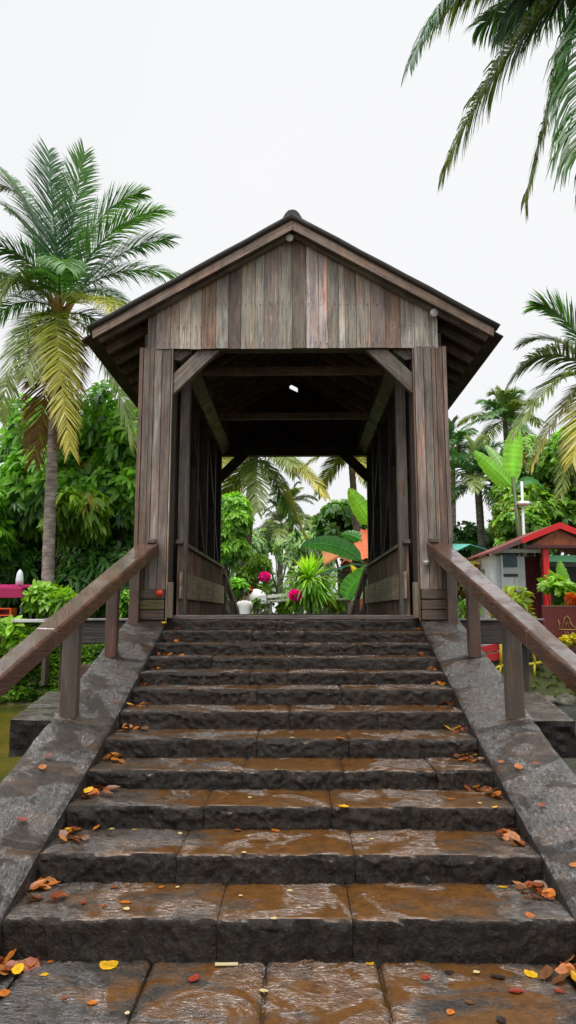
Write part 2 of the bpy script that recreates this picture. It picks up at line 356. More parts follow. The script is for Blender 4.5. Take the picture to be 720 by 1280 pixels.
nx = len(xs); fs = [(j * nx + i, j * nx + i + 1, (j + 1) * nx + i + 1, (j + 1) * nx + i) for j in range(len(ys) - 1) for i in range(nx - 1)]
mb.add(vs, fs, cols, None, True); tag(mb.build('ground', M['soil']), kind='structure')
# canal water
m, nt, bs, out = new_mat('canal_water')
geo = N(nt, 'ShaderNodeNewGeometry'); n1 = noise_n(nt, geo.outputs['Position'], 6, 4, .55, 1.2); n2 = noise_n(nt, geo.outputs['Position'], .6, 4, .6)
sx = N(nt, 'ShaderNodeSeparateXYZ'); L(nt, geo.outputs['Position'], sx.inputs[0])
side = N(nt, 'ShaderNodeMapRange'); side.inputs[1].default_value = -2; side.inputs[2].default_value = 2; L(nt, sx.outputs[0], side.inputs[0])
rA = ramp(nt, n2.outputs[0], [(.35, (.035, .05, .012)), (.5, (.1, .085, .012)), (.65, (.16, .10, .02))])
rB = ramp(nt, n2.outputs[0], [(.35, (.03, .045, .04)), (.65, (.08, .085, .075))])
mm = N(nt, 'ShaderNodeMix', data_type='RGBA'); L(nt, side.outputs[0], mm.inputs[0]); L(nt, rA.outputs[0], mm.inputs[6]); L(nt, rB.outputs[0], mm.inputs[7])
L(nt, mm.outputs[2], bs.inputs['Base Color']); bs.inputs['Roughness'].default_value = .08; bs.inputs['Specular IOR Level'].default_value = .4
b = bump(nt, n1.outputs[0], .5, .04); L(nt, b.outputs[0], bs.inputs['Normal'])
mb = MB(); mb.add([(-60, 4.7, WZ), (60, 4.7, WZ), (60, 18, WZ), (-60, 18, WZ)], [(0, 1, 2, 3)], (.1, .1, .1)); tag(mb.build('water', m), kind='structure')

def stone_block(mb, x0, x1, prof, res, seed, tint, amp_front, amp_top, chip=None):
    """a dressed block: x0..x1, prof = list of (y, z, kind) going from the back of the tread over the nosing down the riser"""
    n = max(3, int((x1 - x0) / res)); vs = []; cs = []; uvs = []
    P_ = len(prof)
    for i in range(n + 1):
        t = i / n; x = x0 + (x1 - x0) * t
        endf = min(1, min(t, 1 - t) * (x1 - x0) / .03)          # rounded block ends
        for j, (y, z, k) in enumerate(prof):
            p = V((x * 2.6 + seed * 3.1, y * 2.6, z * 2.6 + seed))
            if k == 'f' or k == 'n':
                s = (noise.noise(p * 1.6) * .6 + abs(noise.noise(p * 4.5)) * .8 + noise.noise(p * 11) * .42 + noise.noise(p * 26) * .2)
                dy = -s * amp_front; dz = noise.noise(p * 3.1 + V((5, 1, 0))) * amp_front * .25
                if k == 'n': dy *= .55; dz = -abs(noise.noise(p * 2.2)) * amp_front * .55 - max(0, noise.noise(p * 1.1 + V((9, 9, 9))) - .22) * .11
                dy += (1 - endf) * .012
            else:
                dy = 0; dz = (noise.noise(p * .8) * .8 + noise.noise(p * 5) * .35 + noise.noise(p * 14) * .12) * amp_top
            if chip and abs(x - chip[0]) < chip[1] and k in 'fn':
                q = 1 - abs(x - chip[0]) / chip[1]; dy += q * chip[2]; dz -= q * chip[2] * (.8 if k == 'n' else .2)
            if k == 't': dz -= (1 - endf) * .012
            vs.append((x, y + dy, z + dz)); sh = .8 + .4 * (noise.noise(p * .7) * .5 + .5)
            cs.append(tuple(c * sh for c in tint)); uvs.append((x, y + z))
    fs = [(i * P_ + j, i * P_ + j + 1, (i + 1) * P_ + j + 1, (i + 1) * P_ + j) for i in range(n) for j in range(P_ - 1)]
    # end caps as a fan towards an inner point
    for i, fl in ((0, False), (n, True)):
        c = len(vs); vs.append((x0 if i == 0 else x1, prof[0][0], prof[-1][1])); cs.append(tint); uvs.append((0, 0))
        for j in range(P_ - 1):
            f = (i * P_ + j, i * P_ + j + 1, c); fs.append(f if not fl else f[::-1])
    mb.add(vs, fs, cs, uvs, True)

# nosing positions (y) and heights, bottom to top
NY = [4.173, 4.70, 5.22, 5.72, 6.21, 6.69, 7.13, 7.52, 7.90, 8.27, 8.62, 8.97]
NZ = [EYE - h for h in (1.703, 1.533, 1.379, 1.235, 1.078, .918, .760, .630, .497, .365, .233, .101)]
W = 1.6
# ---- pavement
JP = [[-3.6, -2.4, -1.45, -.755, -.12, .50, 1.5, 2.7, 3.6]]
mb = MB()
for (a, b) in zip(JP[0][:-1], JP[0][1:]):
    prof = [(4.26 - .03 * i, .0, 't') for i in range(26)]
    stone_block(mb, a + .005, b - .005, prof, .03, a * 7, g(random.uniform(.85, 1.15)), .0, .006)
    for (ya, yb) in ((3.48, 2.6), (2.59, 1.5), (1.49, 0), (-.01, -2)):
        nn = 12; prof = [(ya - (ya - yb) * i / nn, 0, 't') for i in range(nn + 1)]
        sh = random.uniform(-.2, .2)
        stone_block(mb, a + .006, b - .006, prof, .08, a + yb, g(random.uniform(.8, 1.2)), 0, .006)
tag(mb.build('pavement', M['pave']), kind='structure')
mb = MB(); mb.box(-3.61, 3.61, -2, 4.27, -.5, -.02, g(.5)); tag(mb.build('pavement_bed', M['pave']), kind='structure')

# ------------------------------------------------------------------ the staircase
ORD = ['first', 'second', 'third', 'fourth', 'fifth', 'sixth', 'seventh', 'eighth', 'ninth', 'tenth', 'eleventh', 'top']
st = at_root('stone_staircase', 'wet dark stone staircase of twelve rough steps rising to the covered bridge', 'staircase', (0, 4.17, 0))
joints = [[-.40, .36], [-.72, .42], [-.62, .30], [-.38, .42, 1.15], [-.30, .50], [-.02, .80], [-.35, .5], [-.45, -.05, .7], [-.9, .4], [-.1, .75], [-.5, .15], [-.2, .9]]
for k in range(12):
    y, z = NY[k], NZ[k]; zb = 0 if k == 0 else NZ[k - 1]; yb = NY[k + 1] if k < 11 else 9.35
    hgt = z - zb
    nt_ = 16; prof = [(yb + .05 - (yb + .05 - y - .02) * i / nt_, z, 't') for i in range(nt_ + 1)]
    prof += [(y + .008, z - .002, 'n'), (y, z - .012, 'n')]
    nr = 9; prof += [(y + .004, z - .02 - (hgt + .01) * (i + 1) / nr, 'f') for i in range(nr)]
    mb = MB(); js = [-W - .02] + joints[k] + [W + .02]
    res = .014 if k < 4 else .018 if k < 8 else .026
    for a, b in zip(js[:-1], js[1:]):
        tnt = random.uniform(.8, 1.1); zz = random.uniform(-.004, .004)
        stone_block(mb, a + .0015, b - .0015, [(p[0], p[1] + zz, p[2]) for p in prof], res, a * 3 + k * 5, g(tnt), .042 if k else .034, .006,
                    chip=(.11, .09, .055) if (k == 0 and a < .1 < b) else (random.uniform(a + .1, b - .1), random.uniform(.05, .13), random.uniform(.015, .04)) if b - a > .3 and random.random() < .75 else None)
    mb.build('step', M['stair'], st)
# masonry core under the flight
mb = MB()
pts = [(4.27, -.8)] + [(4.27, NZ[0] - .05)]
for k in range(12):
    mb.box(-1.62, 1.62, NY[k] + .075, 9.4, (NZ[k - 1] - .1 if k else -.8), NZ[k] - .06, g(.35))
mb.build('core', M['stair'], st)
# sloping side slabs
def slab_z(y):     # along the nosings, clamped at the top
    if y >= NY[-1]: return NZ[-1] + .035
    if y <= NY[0]: return NZ[0] + .02 - (NY[0] - y) * .315
    for a in range(11):
        if NY[a] <= y <= NY[a + 1]:
            t = (y - NY[a]) / (NY[a + 1] - NY[a]); return NZ[a] + (NZ[a + 1] - NZ[a]) * t + .028
for sgn in (-1, 1):
    root = at_root('stair_side_slab', ('long sloping wet stone slab flanking the steps on the left, a few leaves on it' if sgn < 0 else 'long sloping rippled wet stone slab flanking the steps on the right'), 'stone slab', (sgn * 1.85, 3.4, 0))
    mb = MB(); yy = [3.42 + i * .045 for i in range(125)]; xn = 14; vs = []; cs = []
    for y in yy:
        y = min(y, 9.02)
        xo = 2.13 - .02 * (y - 4) / 5
        z = slab_z(y)
        edge_w = .012 * noise.noise(V((sgn * 3, y * 2.1, 0))) + .006 * noise.noise(V((sgn * 9, y * 9, 0)))
        for i in range(xn + 3):
            t = max(0, min(1, (i - 1) / xn)); x = W + .004 + (xo + edge_w * (t > .9) - W) * t
            zz = z - .02 + .10 * t * min(1, (9.05 - y) / 1.6) + .005 * noise.noise(V((x * 3, y * 1.6, sgn))) + .006 * noise.noise(V((x * 11, y * 8, sgn)))
            if i == 1 or i == xn + 1: zz -= .008
            if min(abs(y - q_) for q_ in (4.72, 6.29, 7.74)) < .024 and 1 < i < xn + 2: zz -= .016
            if i == 0: zz = z - .42; x += .0
            if i == xn + 2: zz = z - .55
            vs.append((sgn * x, y, zz)); cs.append(g(.85 + .3 * noise.noise(V((x * 2, y * 2, 5)))))
    K = xn + 3; fs = []
    for j in range(len(yy) - 1):
        for i in range(K - 1):
            f = (j * K + i, j * K + i + 1, (j + 1) * K + i + 1, (j + 1) * K + i); fs.append(f if sgn > 0 else f[::-1])
    fs.append(tuple(range(K)))
    mb.add(vs, fs, cs, None, True); mb.build('slab', M['slab'], root)
    # rough side wall below the slab, standing in the canal
    mb = MB(); q = []
    n = 30
    for i in range(n):
        y0 = 3.46 + (9.0 - 3.46) * i / n; y1 = 3.46 + (9.0 - 3.46) * (i + 1) / n
        mb.hexa([(sgn * 1.63, y0, -.8), (sgn * 1.63, y1, -.8), (sgn * 1.63, y1, slab_z(y1) - .08), (sgn * 1.63, y0, slab_z(y0) - .08)], (sgn * .42, 0, 0), g(.4))
    mb.build('side_wall', M['stair'], root)

# stone landing blocks that stick out over the canal
for sgn in (-1, 1):
    root = at_root('stone_block', ('flat dark stone landing block jutting over the water left of the stairs' if sgn < 0 else 'flat dark stone landing block jutting over the water right of the stairs'), 'stone block', (sgn * 2.4, 7, .6))
    yf = 6.46; z1 = EYE - .955
    out_ = [(sgn * 2.08, yf), (sgn * 2.54, yf), (sgn * 3.0, 8.75), (sgn * 2.08, 8.75)]
    mb = MB(); nu, nv = 14, 34; vs = []
    for j in range(nv + 1):
        tv = j / nv
        for i in range(nu + 1):
            tu = i / nu; xx = out_[0][0] * (1 - tu) + (out_[1][0] * (1 - tv) + out_[2][0] * tv) * tu
            yy = yf + (8.75 - yf) * tv
            e = min(1, min(tu if False else 1, 1 - tu, tv, 1 - tv) * 16)
            vs.append((xx + .012 * noise.noise(V((xx * 9, yy * 9, 0))), yy + (.015 * noise.noise(V((xx * 9, 2, 0))) if j == 0 else 0), z1 - .012 * (1 - e) + .012 * noise.noise(V((xx * 5, yy * 5, 2)))))
    K = nu + 1; top = len(vs)
    fs = [(j * K + i, j * K + i + 1, (j + 1) * K + i + 1, (j + 1) * K + i) for j in range(nv) for i in range(nu)]
    ring = [i for i in range(nu + 1)] + [j * K + nu for j in range(1, nv + 1)] + [nv * K + i for i in range(nu - 1, -1, -1)]
    lev = 6
    prev = ring
    for l in range(1, lev + 1):
        cur = []
        for idx in ring:
            p = V(vs[idx]); q = V((p.x + sgn * .02 * noise.noise(p * 7 + V((0, 0, l))), p.y + .03 * noise.noise(V((p.x * 9, p.y * 9, l * 1.3))), z1 - .33 * l / lev))
            cur.append(len(vs)); vs.append(tuple(q))
        for a in range(len(ring) - 1): fs.append((prev[a], cur[a], cur[a + 1], prev[a + 1]))
        prev = cur
    fs.append(tuple(prev))
    if sgn < 0: fs = [f[::-1] for f in fs]
    mb.add(vs, fs, g(.8), None, False); mb.build('block', M['slab'], root)
    mb = MB(); mb.box(sgn * 2.05, sgn * 2.4, 6.5, 8.2, -.8, z1 - .33, g(.3)); mb.build('footing', M['stair'], root)

# ------------------------------------------------------------------ wood palettes
def pal(kind):
    r = random.random(); j = random.uniform(.8, 1.2)
    if kind == 'gable':
        c = (.38, .325, .275) if r < .45 else (.29, .20, .145) if r < .58 else (.54, .49, .44) if r < .88 else (.2, .155, .12)
    elif kind == 'post': c = (.235, .185, .15) if r < .5 else (.19, .13, .095) if r < .75 else (.31, .265, .23)
    elif kind == 'rail': c = (.10, .043, .022)
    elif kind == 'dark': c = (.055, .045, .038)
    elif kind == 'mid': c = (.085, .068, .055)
    elif kind == 'grey': c = (.19, .16, .135)
    return tuple(x * j * random.uniform(.95, 1.05) for x in c)

# ------------------------------------------------------------------ handrails of the stairs
PY = [4.55, 6.44, 7.81, 8.86]
def slab_out(y): return slab_z(y) - .02 + .095 * min(1, (9.05 - y) / 1.6)
def rail_bot(y): return EYE + .735 - (8.9 - y) * .312
for sgn in (-1, 1):
    root = at_root('stair_handrail', ('heavy brown wooden handrail along the left side of the stone stairs' if sgn < 0 else 'heavy brown wooden handrail along the right side of the stone stairs, split on top'), 'handrail', (sgn * 2.0, 6.2, slab_z(6.2)))
    X = 2.0 * sgn
    for i, y in enumerate(PY):
        mb = MB(); c = pal('rail') if i != 1 else (.10, .075, .055)
        wdt = .125 if i != 1 else .145
        mb.hexa([(X - wdt / 2, y - .06, slab_out(y) - .05), (X + wdt / 2, y - .06, slab_out(y) - .05), (X + wdt / 2, y - .06, rail_bot(y - .06) + .03), (X - wdt / 2, y - .06, rail_bot(y - .06) + .03)], (0, .12, 0), c, (0, 0, 1))
        mb.build('post', M['rail'], root, .008)
        for zz in (.045, .11): mb = MB(); mb.tube([(sgn * (1.72 + max(0, 8.9 - y) * .046) - sgn * .006, y, rail_bot(y) + zz), (sgn * (1.72 + max(0, 8.9 - y) * .046) + sgn * .02, y, rail_bot(y) + zz)], .011, 8, (.03, .02, .015)); mb.build('bolt', M['metal'], root)
    # rail in three spliced lengths, slightly uneven
    mb = MB(); seq = [3.3, 5.62, 8.90]
    hh = .155
    for i, (a, b) in enumerate(zip(seq[:-1], seq[1:])):
        n = 14
        c = pal('rail'); xa = X - sgn * (.0); vs = []; uvs = []; fs = []
        for k in range(n + 1):
            y = a + (b - a) * k / n; z0 = rail_bot(y); dz = .006 * noise.noise(V((y * 3, sgn, i))); dx = .006 * noise.noise(V((y * 2.3, sgn + 4, i)))
            xi = sgn * (1.72 + max(0, 8.9 - y) * .046); xo = sgn * (1.98 + max(0, 8.9 - y) * .022)
            sec = [(xi + dx, z0), (xi + dx, z0 + hh - .02 + dz), (xi + sgn * .02 + dx, z0 + hh + dz), (xo - sgn * .02 + dx, z0 + hh + dz + (.006 if i else 0)), (xo + dx, z0 + hh - .02), (xo + dx, z0)]
            for (sx_, sz_) in sec: vs.append((sx_, y, sz_)); uvs.append((sx_ + sz_ * 1.0 + i * 3, y * 1.04 + sgn * 9))
        for k in range(n):
            for j in range(6): fs.append((k * 6 + j, k * 6 + (j + 1) % 6, (k + 1) * 6 + (j + 1) % 6, (k + 1) * 6 + j))
        fs.append(tuple(range(6))[::-1]); fs.append(tuple(n * 6 + j for j in range(6)))
        if sgn < 0: fs = [f[::-1] for f in fs]
        mb.add(vs, fs, c, uvs)
        if i == 1: pass
    mb.build('top_rail', M['rail'], root, .006)
    mb = MB(); mb.box(X - sgn * .20 - .055, X - sgn * .20 + .055, 8.80, 8.895, rail_bot(8.85) + .153, rail_bot(8.85) + .205, pal('rail')); mb.build('end_block', M['rail'], root, .006)

# ------------------------------------------------------------------ the covered bridge
DZ = EYE - .045     # deck level
YF, YB = 8.92, 14.80
br = at_root('covered_bridge', 'weathered wooden covered bridge with a plank gable and a dark gabled roof', 'covered bridge', (0, 11.8, DZ))
LZ = EYE + 3.50     # lintel underside at the front
# deck
mb = MB(); y = 9.06
while y < YB + .15:
    wd = random.uniform(.18, .24); mb.box(-1.72, 1.72, y, min(y + wd - .006, YB + .2), DZ - .055, DZ + random.uniform(-.003, .003), pal('mid'), (1, 0, 0)); y += wd
mb.build('deck', M['dark'], br, .004)
mb = MB(); mb.box(-1.62, 1.62, 8.985, 9.055, NZ[-1] + .004, DZ + .006, (.10, .075, .06), (1, 0, 0)); mb.build('threshold', M['rail'], br, .006)
mb = MB()
for x in (-1.6, -.8, 0, .8, 1.6): mb.box(x - .12, x + .12, 9.07, YB + .2, DZ - .42, DZ - .062, pal('dark'), (0, 1, 0))
mb.build('floor_beams', M['dark'], br)
# portal posts, clad with vertical boards
for sgn in (-1, 1):
    mb = MB(); xs_ = [1.60, 1.625, 1.745, 1.85, 1.905, 2.0, 2.055]
    zt = LZ + .02
    mb.box(sgn * 1.66, sgn * 2.0, YF + .03, YF + .36, DZ - .06, zt - .05, (.05, .04, .03), (0, 0, 1))
    for a, b in zip(xs_[:-1], xs_[1:]):
        lo = DZ + (.33 if a > 1.62 and a < 1.99 else -.06); off = random.uniform(-.006, .012)
        mb.hexa([(sgn * (a + .003), YF + off, lo), (sgn * (b - .003), YF + off, lo), (sgn * (b - .003 + random.uniform(-.006, .002)), YF + off, zt), (sgn * (a + .003), YF + off, zt)], (0, .028, 0), pal('post'), (0, 0, 1))
    for (ya, yb_) in ((YF + .03, YF + .2), (YF + .205, YF + .37)):
        mb.hexa([(sgn * 1.6, ya, DZ), (sgn * 1.6, yb_, DZ), (sgn * 1.6, yb_, zt), (sgn * 1.6, ya, zt)], (sgn * .03, 0, 0), pal('mid'), (0, 0, 1))
        mb.hexa([(sgn * 2.055, ya, DZ), (sgn * 2.055, yb_, DZ), (sgn * 2.055, yb_, zt), (sgn * 2.055, ya, zt)], (-sgn * .03, 0, 0), pal('post'), (0, 0, 1))
    mb.build('portal_post', M['wood'], br, .003)
    mb = MB(); z = DZ - .06
    for h_ in (.13, .135, .125):
        o_ = random.uniform(-.01, .01); mb.box(sgn * 1.635, sgn * 1.985, YF - .015 + o_, YF + .12, z + .004, z + h_ - .004, (.15, .13, .045) if (h_ == .135 and sgn < 0) else (.13, .095, .07), (1, 0, 0)); z += h_
    mb.build('post_plinth', M['wood'], br, .01)
    mb = MB(); mb.box(sgn * 1.53, sgn * 1.597, YF - .02, YF + .06, DZ - .03, DZ + .42, (.2, .17, .12), (0, 0, 1)); mb.build('kick_board', M['wood'], br, .005)
    # inner post row
    mb = MB(); mb.box(sgn * 1.45, sgn * 1.58, 9.45, 9.6, DZ, LZ, pal('grey'), (0, 0, 1)); mb.build('inner_post', M['wood'], br, .004)
    mb = MB(); mb.box(sgn * 1.585, sgn * 1.63, 10.0, 10.42, DZ, LZ, (.085, .075, .065), (0, 0, 1)); mb.build('wall_board', M['wood'], br, .004)
    # cladding of the side wall
    mb = MB(); y = 9.32
    while y < YB:
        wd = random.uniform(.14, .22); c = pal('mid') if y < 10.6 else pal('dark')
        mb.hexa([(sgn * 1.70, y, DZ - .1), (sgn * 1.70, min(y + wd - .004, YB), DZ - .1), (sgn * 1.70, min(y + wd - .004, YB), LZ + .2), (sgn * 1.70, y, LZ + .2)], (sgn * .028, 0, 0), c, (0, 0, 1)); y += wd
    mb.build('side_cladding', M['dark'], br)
    mb = MB()
    for y in (11.2, 12.4, 13.6, 14.68): mb.box(sgn * 1.56, sgn * 1.69, y - .07, y + .07, DZ, LZ, pal('dark'), (0, 0, 1))
    for (ya, yb_) in ((10.4, 12.3), (12.5, 14.5)):
        mb.bar((sgn * 1.62, ya, LZ - .1), (sgn * 1.62, yb_, DZ + .95), .12, .08, (0, 1, 0), (.05, .042, .036))
    mb.build('wall_frame', M['dark'], br)
    # wall plate (eaves beam) with a worn lower edge
    mb = MB(); n = 60; vs = []; fs = []; uvs = []
    for i in range(n + 1):
        y = 9.0 + (YB - 9.0) * i / n; rag = .035 * noise.noise(V((y * 3.1, sgn * 5, 0))) + .02 * noise.noise(V((y * 11, sgn, 0)))
        for (x, z) in ((1.36, LZ - .02 + rag), (1.36, LZ + .22), (1.66, LZ + .22), (1.66, LZ - .12 + rag * .5), (1.52, LZ - .14 + rag)):
            vs.append((sgn * x, y, z)); uvs.append((x + z, y))
    for i in range(n):
        for j in range(5): fs.append((i * 5 + j, i * 5 + (j + 1) % 5, (i + 1) * 5 + (j + 1) % 5, (i + 1) * 5 + j))
    fs += [(0, 1, 2, 3, 4), tuple(n * 5 + j for j in (4, 3, 2, 1, 0))]
    mb.add(vs, fs, (.12, .1, .082), uvs); mb.build('wall_plate', M['wood'], br)
    # inside railing
    rr = at_root('inner_railing', ('slatted wooden railing inside the bridge on the left' if sgn < 0 else 'slatted wooden railing inside the bridge on the right'), 'railing', (sgn * 1.52, 12.1, DZ))
    mb = MB(); mb.bar((sgn * 1.53, 9.3, DZ + .98), (sgn * 1.53, YB, DZ + .98), .05, .09, (0, 0, 1), (.2, .15, .12)); mb.build('top_rail', M['wood'], rr, .004)
    mb = MB(); mb.bar((sgn * 1.50, 9.3, DZ + .40), (sgn * 1.50, YB, DZ + .40), .36, .03, (0, 0, 1), (.38, .28, .20)); mb.build('skirt_board', M['wood'], rr, .004)
    for (z0, z1) in ((DZ, DZ + .95),):
        y = 9.42
        while y < YB - .04:
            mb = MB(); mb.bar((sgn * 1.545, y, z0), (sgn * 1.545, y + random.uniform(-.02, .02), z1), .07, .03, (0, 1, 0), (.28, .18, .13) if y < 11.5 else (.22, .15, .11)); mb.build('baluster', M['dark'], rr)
            y += random.uniform(.125, .17)
    # knee braces front and back
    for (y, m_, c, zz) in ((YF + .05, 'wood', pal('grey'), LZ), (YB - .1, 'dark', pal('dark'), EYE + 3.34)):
        mb = MB(); q = [(sgn * 1.6, y, zz - .62), (sgn * 1.6, y, zz - .33), (sgn * 1.27, y, zz), (sgn * .98, y, zz)]
        mb.hexa(q, (0, .09, 0), c, V(q[3]) - V(q[0])); mb.build('knee_brace', M[m_], br, .006)
# lintels and cross ties
mb = MB(); mb.box(-2.0, 2.0, YF + .05, YF + .22, LZ + .012, LZ + .22, (.06, .05, .042), (1, 0, 0)); mb.build('lintel', M['wood'], br, .005)
for y, z in ((10.0, EYE + 3.56), (12.35, EYE + 3.54)):
    mb = MB(); mb.bar((-1.4, y, z), (1.4, y, z + .01), .12, .09, (0, 0, 1), (.15, .115, .09)); mb.build('cross_tie', M['wood'], br, .005)
# roof
OY0, OY1 = 8.72, YB + .2
AZ = EYE + 5.27; SL = .583; EX = 2.64
def rz(x): return AZ - SL * abs(x)
nrm = V((SL, 0, 1)).normalized()
for sgn in (-1, 1):
    n_ = V((sgn * SL, 0, 1)).normalized(); dn = V((sgn, 0, -SL)).normalized(); Lr = EX * math.hypot(1, SL)
    # rafters and battens
    mb = MB(); y = OY0 + .12
    while y < OY1:
        a = V((0, y, AZ - .16)); mb.bar(a, a + dn * (Lr - .06), .06, .10, (0, 1, 0), tuple(c * 2.2 for c in pal('mid'))); y += .42
    mb.build('rafter_row', M['dark'], br)
    mb = MB(); k = 0
    while k * .2 < Lr:
        a = V((0, OY0 + .02, AZ - .085)) + dn * (k * .2 + .02); b = V((0, OY1 - .02, AZ - .085)) + dn * (k * .2 + .02)
        mb.bar(a + dn * .09, b + dn * .09, .185, .02, dn, tuple(c * 1.3 for c in pal('dark')))
        k += 1
    mb.build('sheathing', M['dark'], br)
    # corrugated bitumen roofing
    mb = MB(); nyy = int((OY1 - OY0 + .06) / .0095); nl = 9; vs = []
    for j in range(nyy + 1):
        y = OY0 - .07 + (OY1 - OY0 + .12) * j / nyy; wv = .012 * math.sin(y * 2 * math.pi / .076)
        for i in range(nl + 1):
            p = V((0, y, AZ - .02)) + dn * ((Lr + .06 + .015 * noise.noise(V((y * 4, 0, sgn)))) * i / nl) + n_ * (wv + .008 * noise.noise(V((y * 2, i, sgn))))
            vs.append(tuple(p))
    K = nl + 1; o0 = len(vs)
    fs = [(j * K + i, j * K + i + 1, (j + 1) * K + i + 1, (j + 1) * K + i) for j in range(nyy) for i in range(nl)]
    mb.add(vs, fs if sgn < 0 else [f[::-1] for f in fs], (.045, .04, .038), None, True)
    o = mb.build('roof', M['roof'], br); so_ = o.modifiers.new('thick', 'SOLIDIFY'); so_.thickness = .065; so_.offset = 0
    # bargeboards
    for (y, c, m_) in ((OY0 - .035, (.27, .20, .155), 'wood'), (OY1 + .01, pal('mid'), 'dark')):
        mb = MB(); a = V((0, y, AZ - .055)); q = [a + V((0, 0, -.145)), a + dn * (Lr - .02) - V((0, 0, .13)), a + dn * Lr + V((0, 0, 0)), a]
        mb.hexa(q, (0, .03, 0), c, dn); mb.build('bargeboard', M[m_], br, .004)
# ridge cap
mb = MB()
for (y0, y1) in ((OY0 - .07, OY1 + .05),):
    vs = []
    for y in np.linspace(y0, y1, 40):
        wv = .01 * math.sin(y * 9)
        for (x, z) in ((-.13, -.06), (-.085, .015), (-.05, .05), (0, .062), (.05, .05), (.085, .015), (.13, -.06)): vs.append((x, y, AZ + z + wv))
    fs = [(j * 7 + i, j * 7 + i + 1, (j + 1) * 7 + i + 1, (j + 1) * 7 + i) for j in range(39) for i in range(6)] + [(0, 1, 2, 3, 4, 5, 6), tuple(39 * 7 + i for i in (6, 5, 4, 3, 2, 1, 0))]
    mb.add(vs, fs, (.035, .032, .03), None, False)
mb.build('ridge_cap', M['roof'], br)
# gables: front boards, back boards with a hole where boards have come off
mb = MB(); x = -1.955
while x < 1.95:
    wd = random.choice([.085, .12, .15, .19, .2, .17]); x1 = min(x + wd, 1.955); oy = random.uniform(-.008, .008)
    mid = (rz(x) - .17, rz(x1) - .17); zb = LZ + random.uniform(-.006, .004)
    c = pal('gable')
    if x < 0 < x1:
        mb.hexa([(x + .003, YF + oy, zb), (0, YF + oy, zb), (0, YF + oy, AZ - .17), (x + .003, YF + oy, mid[0])], (0, .025, 0), c, (0, 0, 1))
        mb.hexa([(0, YF + oy, zb), (x1 - .002, YF + oy, zb), (x1 - .002, YF + oy, mid[1]), (0, YF + oy, AZ - .17)], (0, .025, 0), c, (0, 0, 1))
    else: mb.hexa([(x + .003, YF + oy, zb), (x1 - .002, YF + oy, zb), (x1 - .002, YF + oy, mid[1]), (x + .003, YF + oy, mid[0])], (0, .025, 0), c, (0, 0, 1))
    x = x1
for x in np.arange(-1.9, 1.9, .085):
    for z in (LZ + .07, LZ + .62 if abs(x) < 1.2 else LZ + .3):
        xx = x + random.uniform(-.02, .02); zz = z + random.uniform(-.015, .015); s_ = random.uniform(.004, .007)
        mb.box(xx - s_, xx + s_, YF - .014, YF - .009, zz - s_, zz + s_, (.02, .012, .01))
mb.build('gable_boards', M['wood'], br, .002)
mb = MB(); x = -1.72
while x < 1.70:
    x1 = x + .18; lo = EYE + 3.34
    if x <= .06 < x1:   # a board has broken off near the ridge
        zh = EYE + 4.82
        mb.hexa([(x, YB, lo), (x1, YB, lo), (x1, YB, zh - .03), (x, YB, zh + .06)], (0, .025, 0), pal('dark'), (0, 0, 1))
        mb.hexa([(x, YB, zh + .17), (x1, YB, zh + .07), (x1, YB, rz(x1) - .1), (x, YB, rz(x) - .1)], (0, .025, 0), pal('dark'), (0, 0, 1))
    else: mb.hexa([(x, YB, lo), (x1, YB, lo), (x1, YB, rz(x1) - .1), (x, YB, rz(x) - .1)], (0, .025, 0), pal('dark'), (0, 0, 1))
    x = x1
mb.build('rear_gable', M['dark'], br)
mb = MB(); mb.box(-2, 2, YB - .14, YB - .004, EYE + 3.34, EYE + 3.56, pal('dark'), (1, 0, 0)); mb.build('rear_lintel', M['dark'], br)
for sgn in (-1, 1):
    mb = MB(); mb.box(sgn * 1.60, sgn * 1.8, YB - .14, YB + .02, DZ, EYE + 3.34, pal('dark'), (0, 0, 1)); mb.build('rear_post', M['dark'], br)
# small fittings on the gable
def bracket_fitting(label, p):
    t = at_root('gable_fitting', label, 'lamp', p)
    p = V(p); mb = MB(); mb.tube([p + V((0, .06, .03)), p + V((0, -.0, .02)), p + V((0, -.05, 0))], [.012, .012, .012], 8, g(.3)); mb.build('bracket', M['metal'], t)
    mb = MB(); mb.tube([p + V((0, -.03, 0)), p + V((0, -.05, -.005)), p + V((0, -.10, -.02)), p + V((0, -.11, -.022))], [.015, .04, .055, .05], 14, g(.75)); mb.build('fitting_head', M['metal'], t)
bracket_fitting('small round white lamp fixed under the ridge of the gable', P(362, 300, YF - .02))
bracket_fitting('small pale fitting at the right end of the gable boards', P(541, 393, YF - .02))  # an insulator, modelled with the ridge lamp's shape
bracket_fitting('small dull fitting at the left end of the gable boards', P(208, 372, YF - .02))  # the other insulator, same borrowed lamp shape
t = at_root('reflector', 'orange red reflector on the left portal post below the handrail end', 'reflector', P(199, 741, YF - .045))
p = V(t['_w']); mb = MB(); mb.ball(p, (.045, .02, .038), (.75, .06, .01), 14, 8); mb.build('lens', M['metal'], t)
mb = MB(); mb.box(p.x - .05, p.x + .05, p.y + .015, p.y + .03, p.z - .045, p.z + .045, (.25, .05, .03)); mb.build('backing_plate', M['rail'], t)
t = at_root('tin_cup', 'small pale tin cup fixed to the right portal post below the handrail end', 'cup', P(533, 707, YF - .05))
p = V(t['_w']); mb = MB(); mb.tube([p, p + V((0, 0, .035)), p + V((0, 0, .06))], [.02, .035, .04], 12, g(.55)); mb.build('bowl', M['metal'], t)
mb = MB(); mb.box(p.x - .012, p.x + .012, p.y + .02, p.y + .045, p.z + .0, p.z + .05, g(.3)); mb.build('bracket', M['metal'], t)

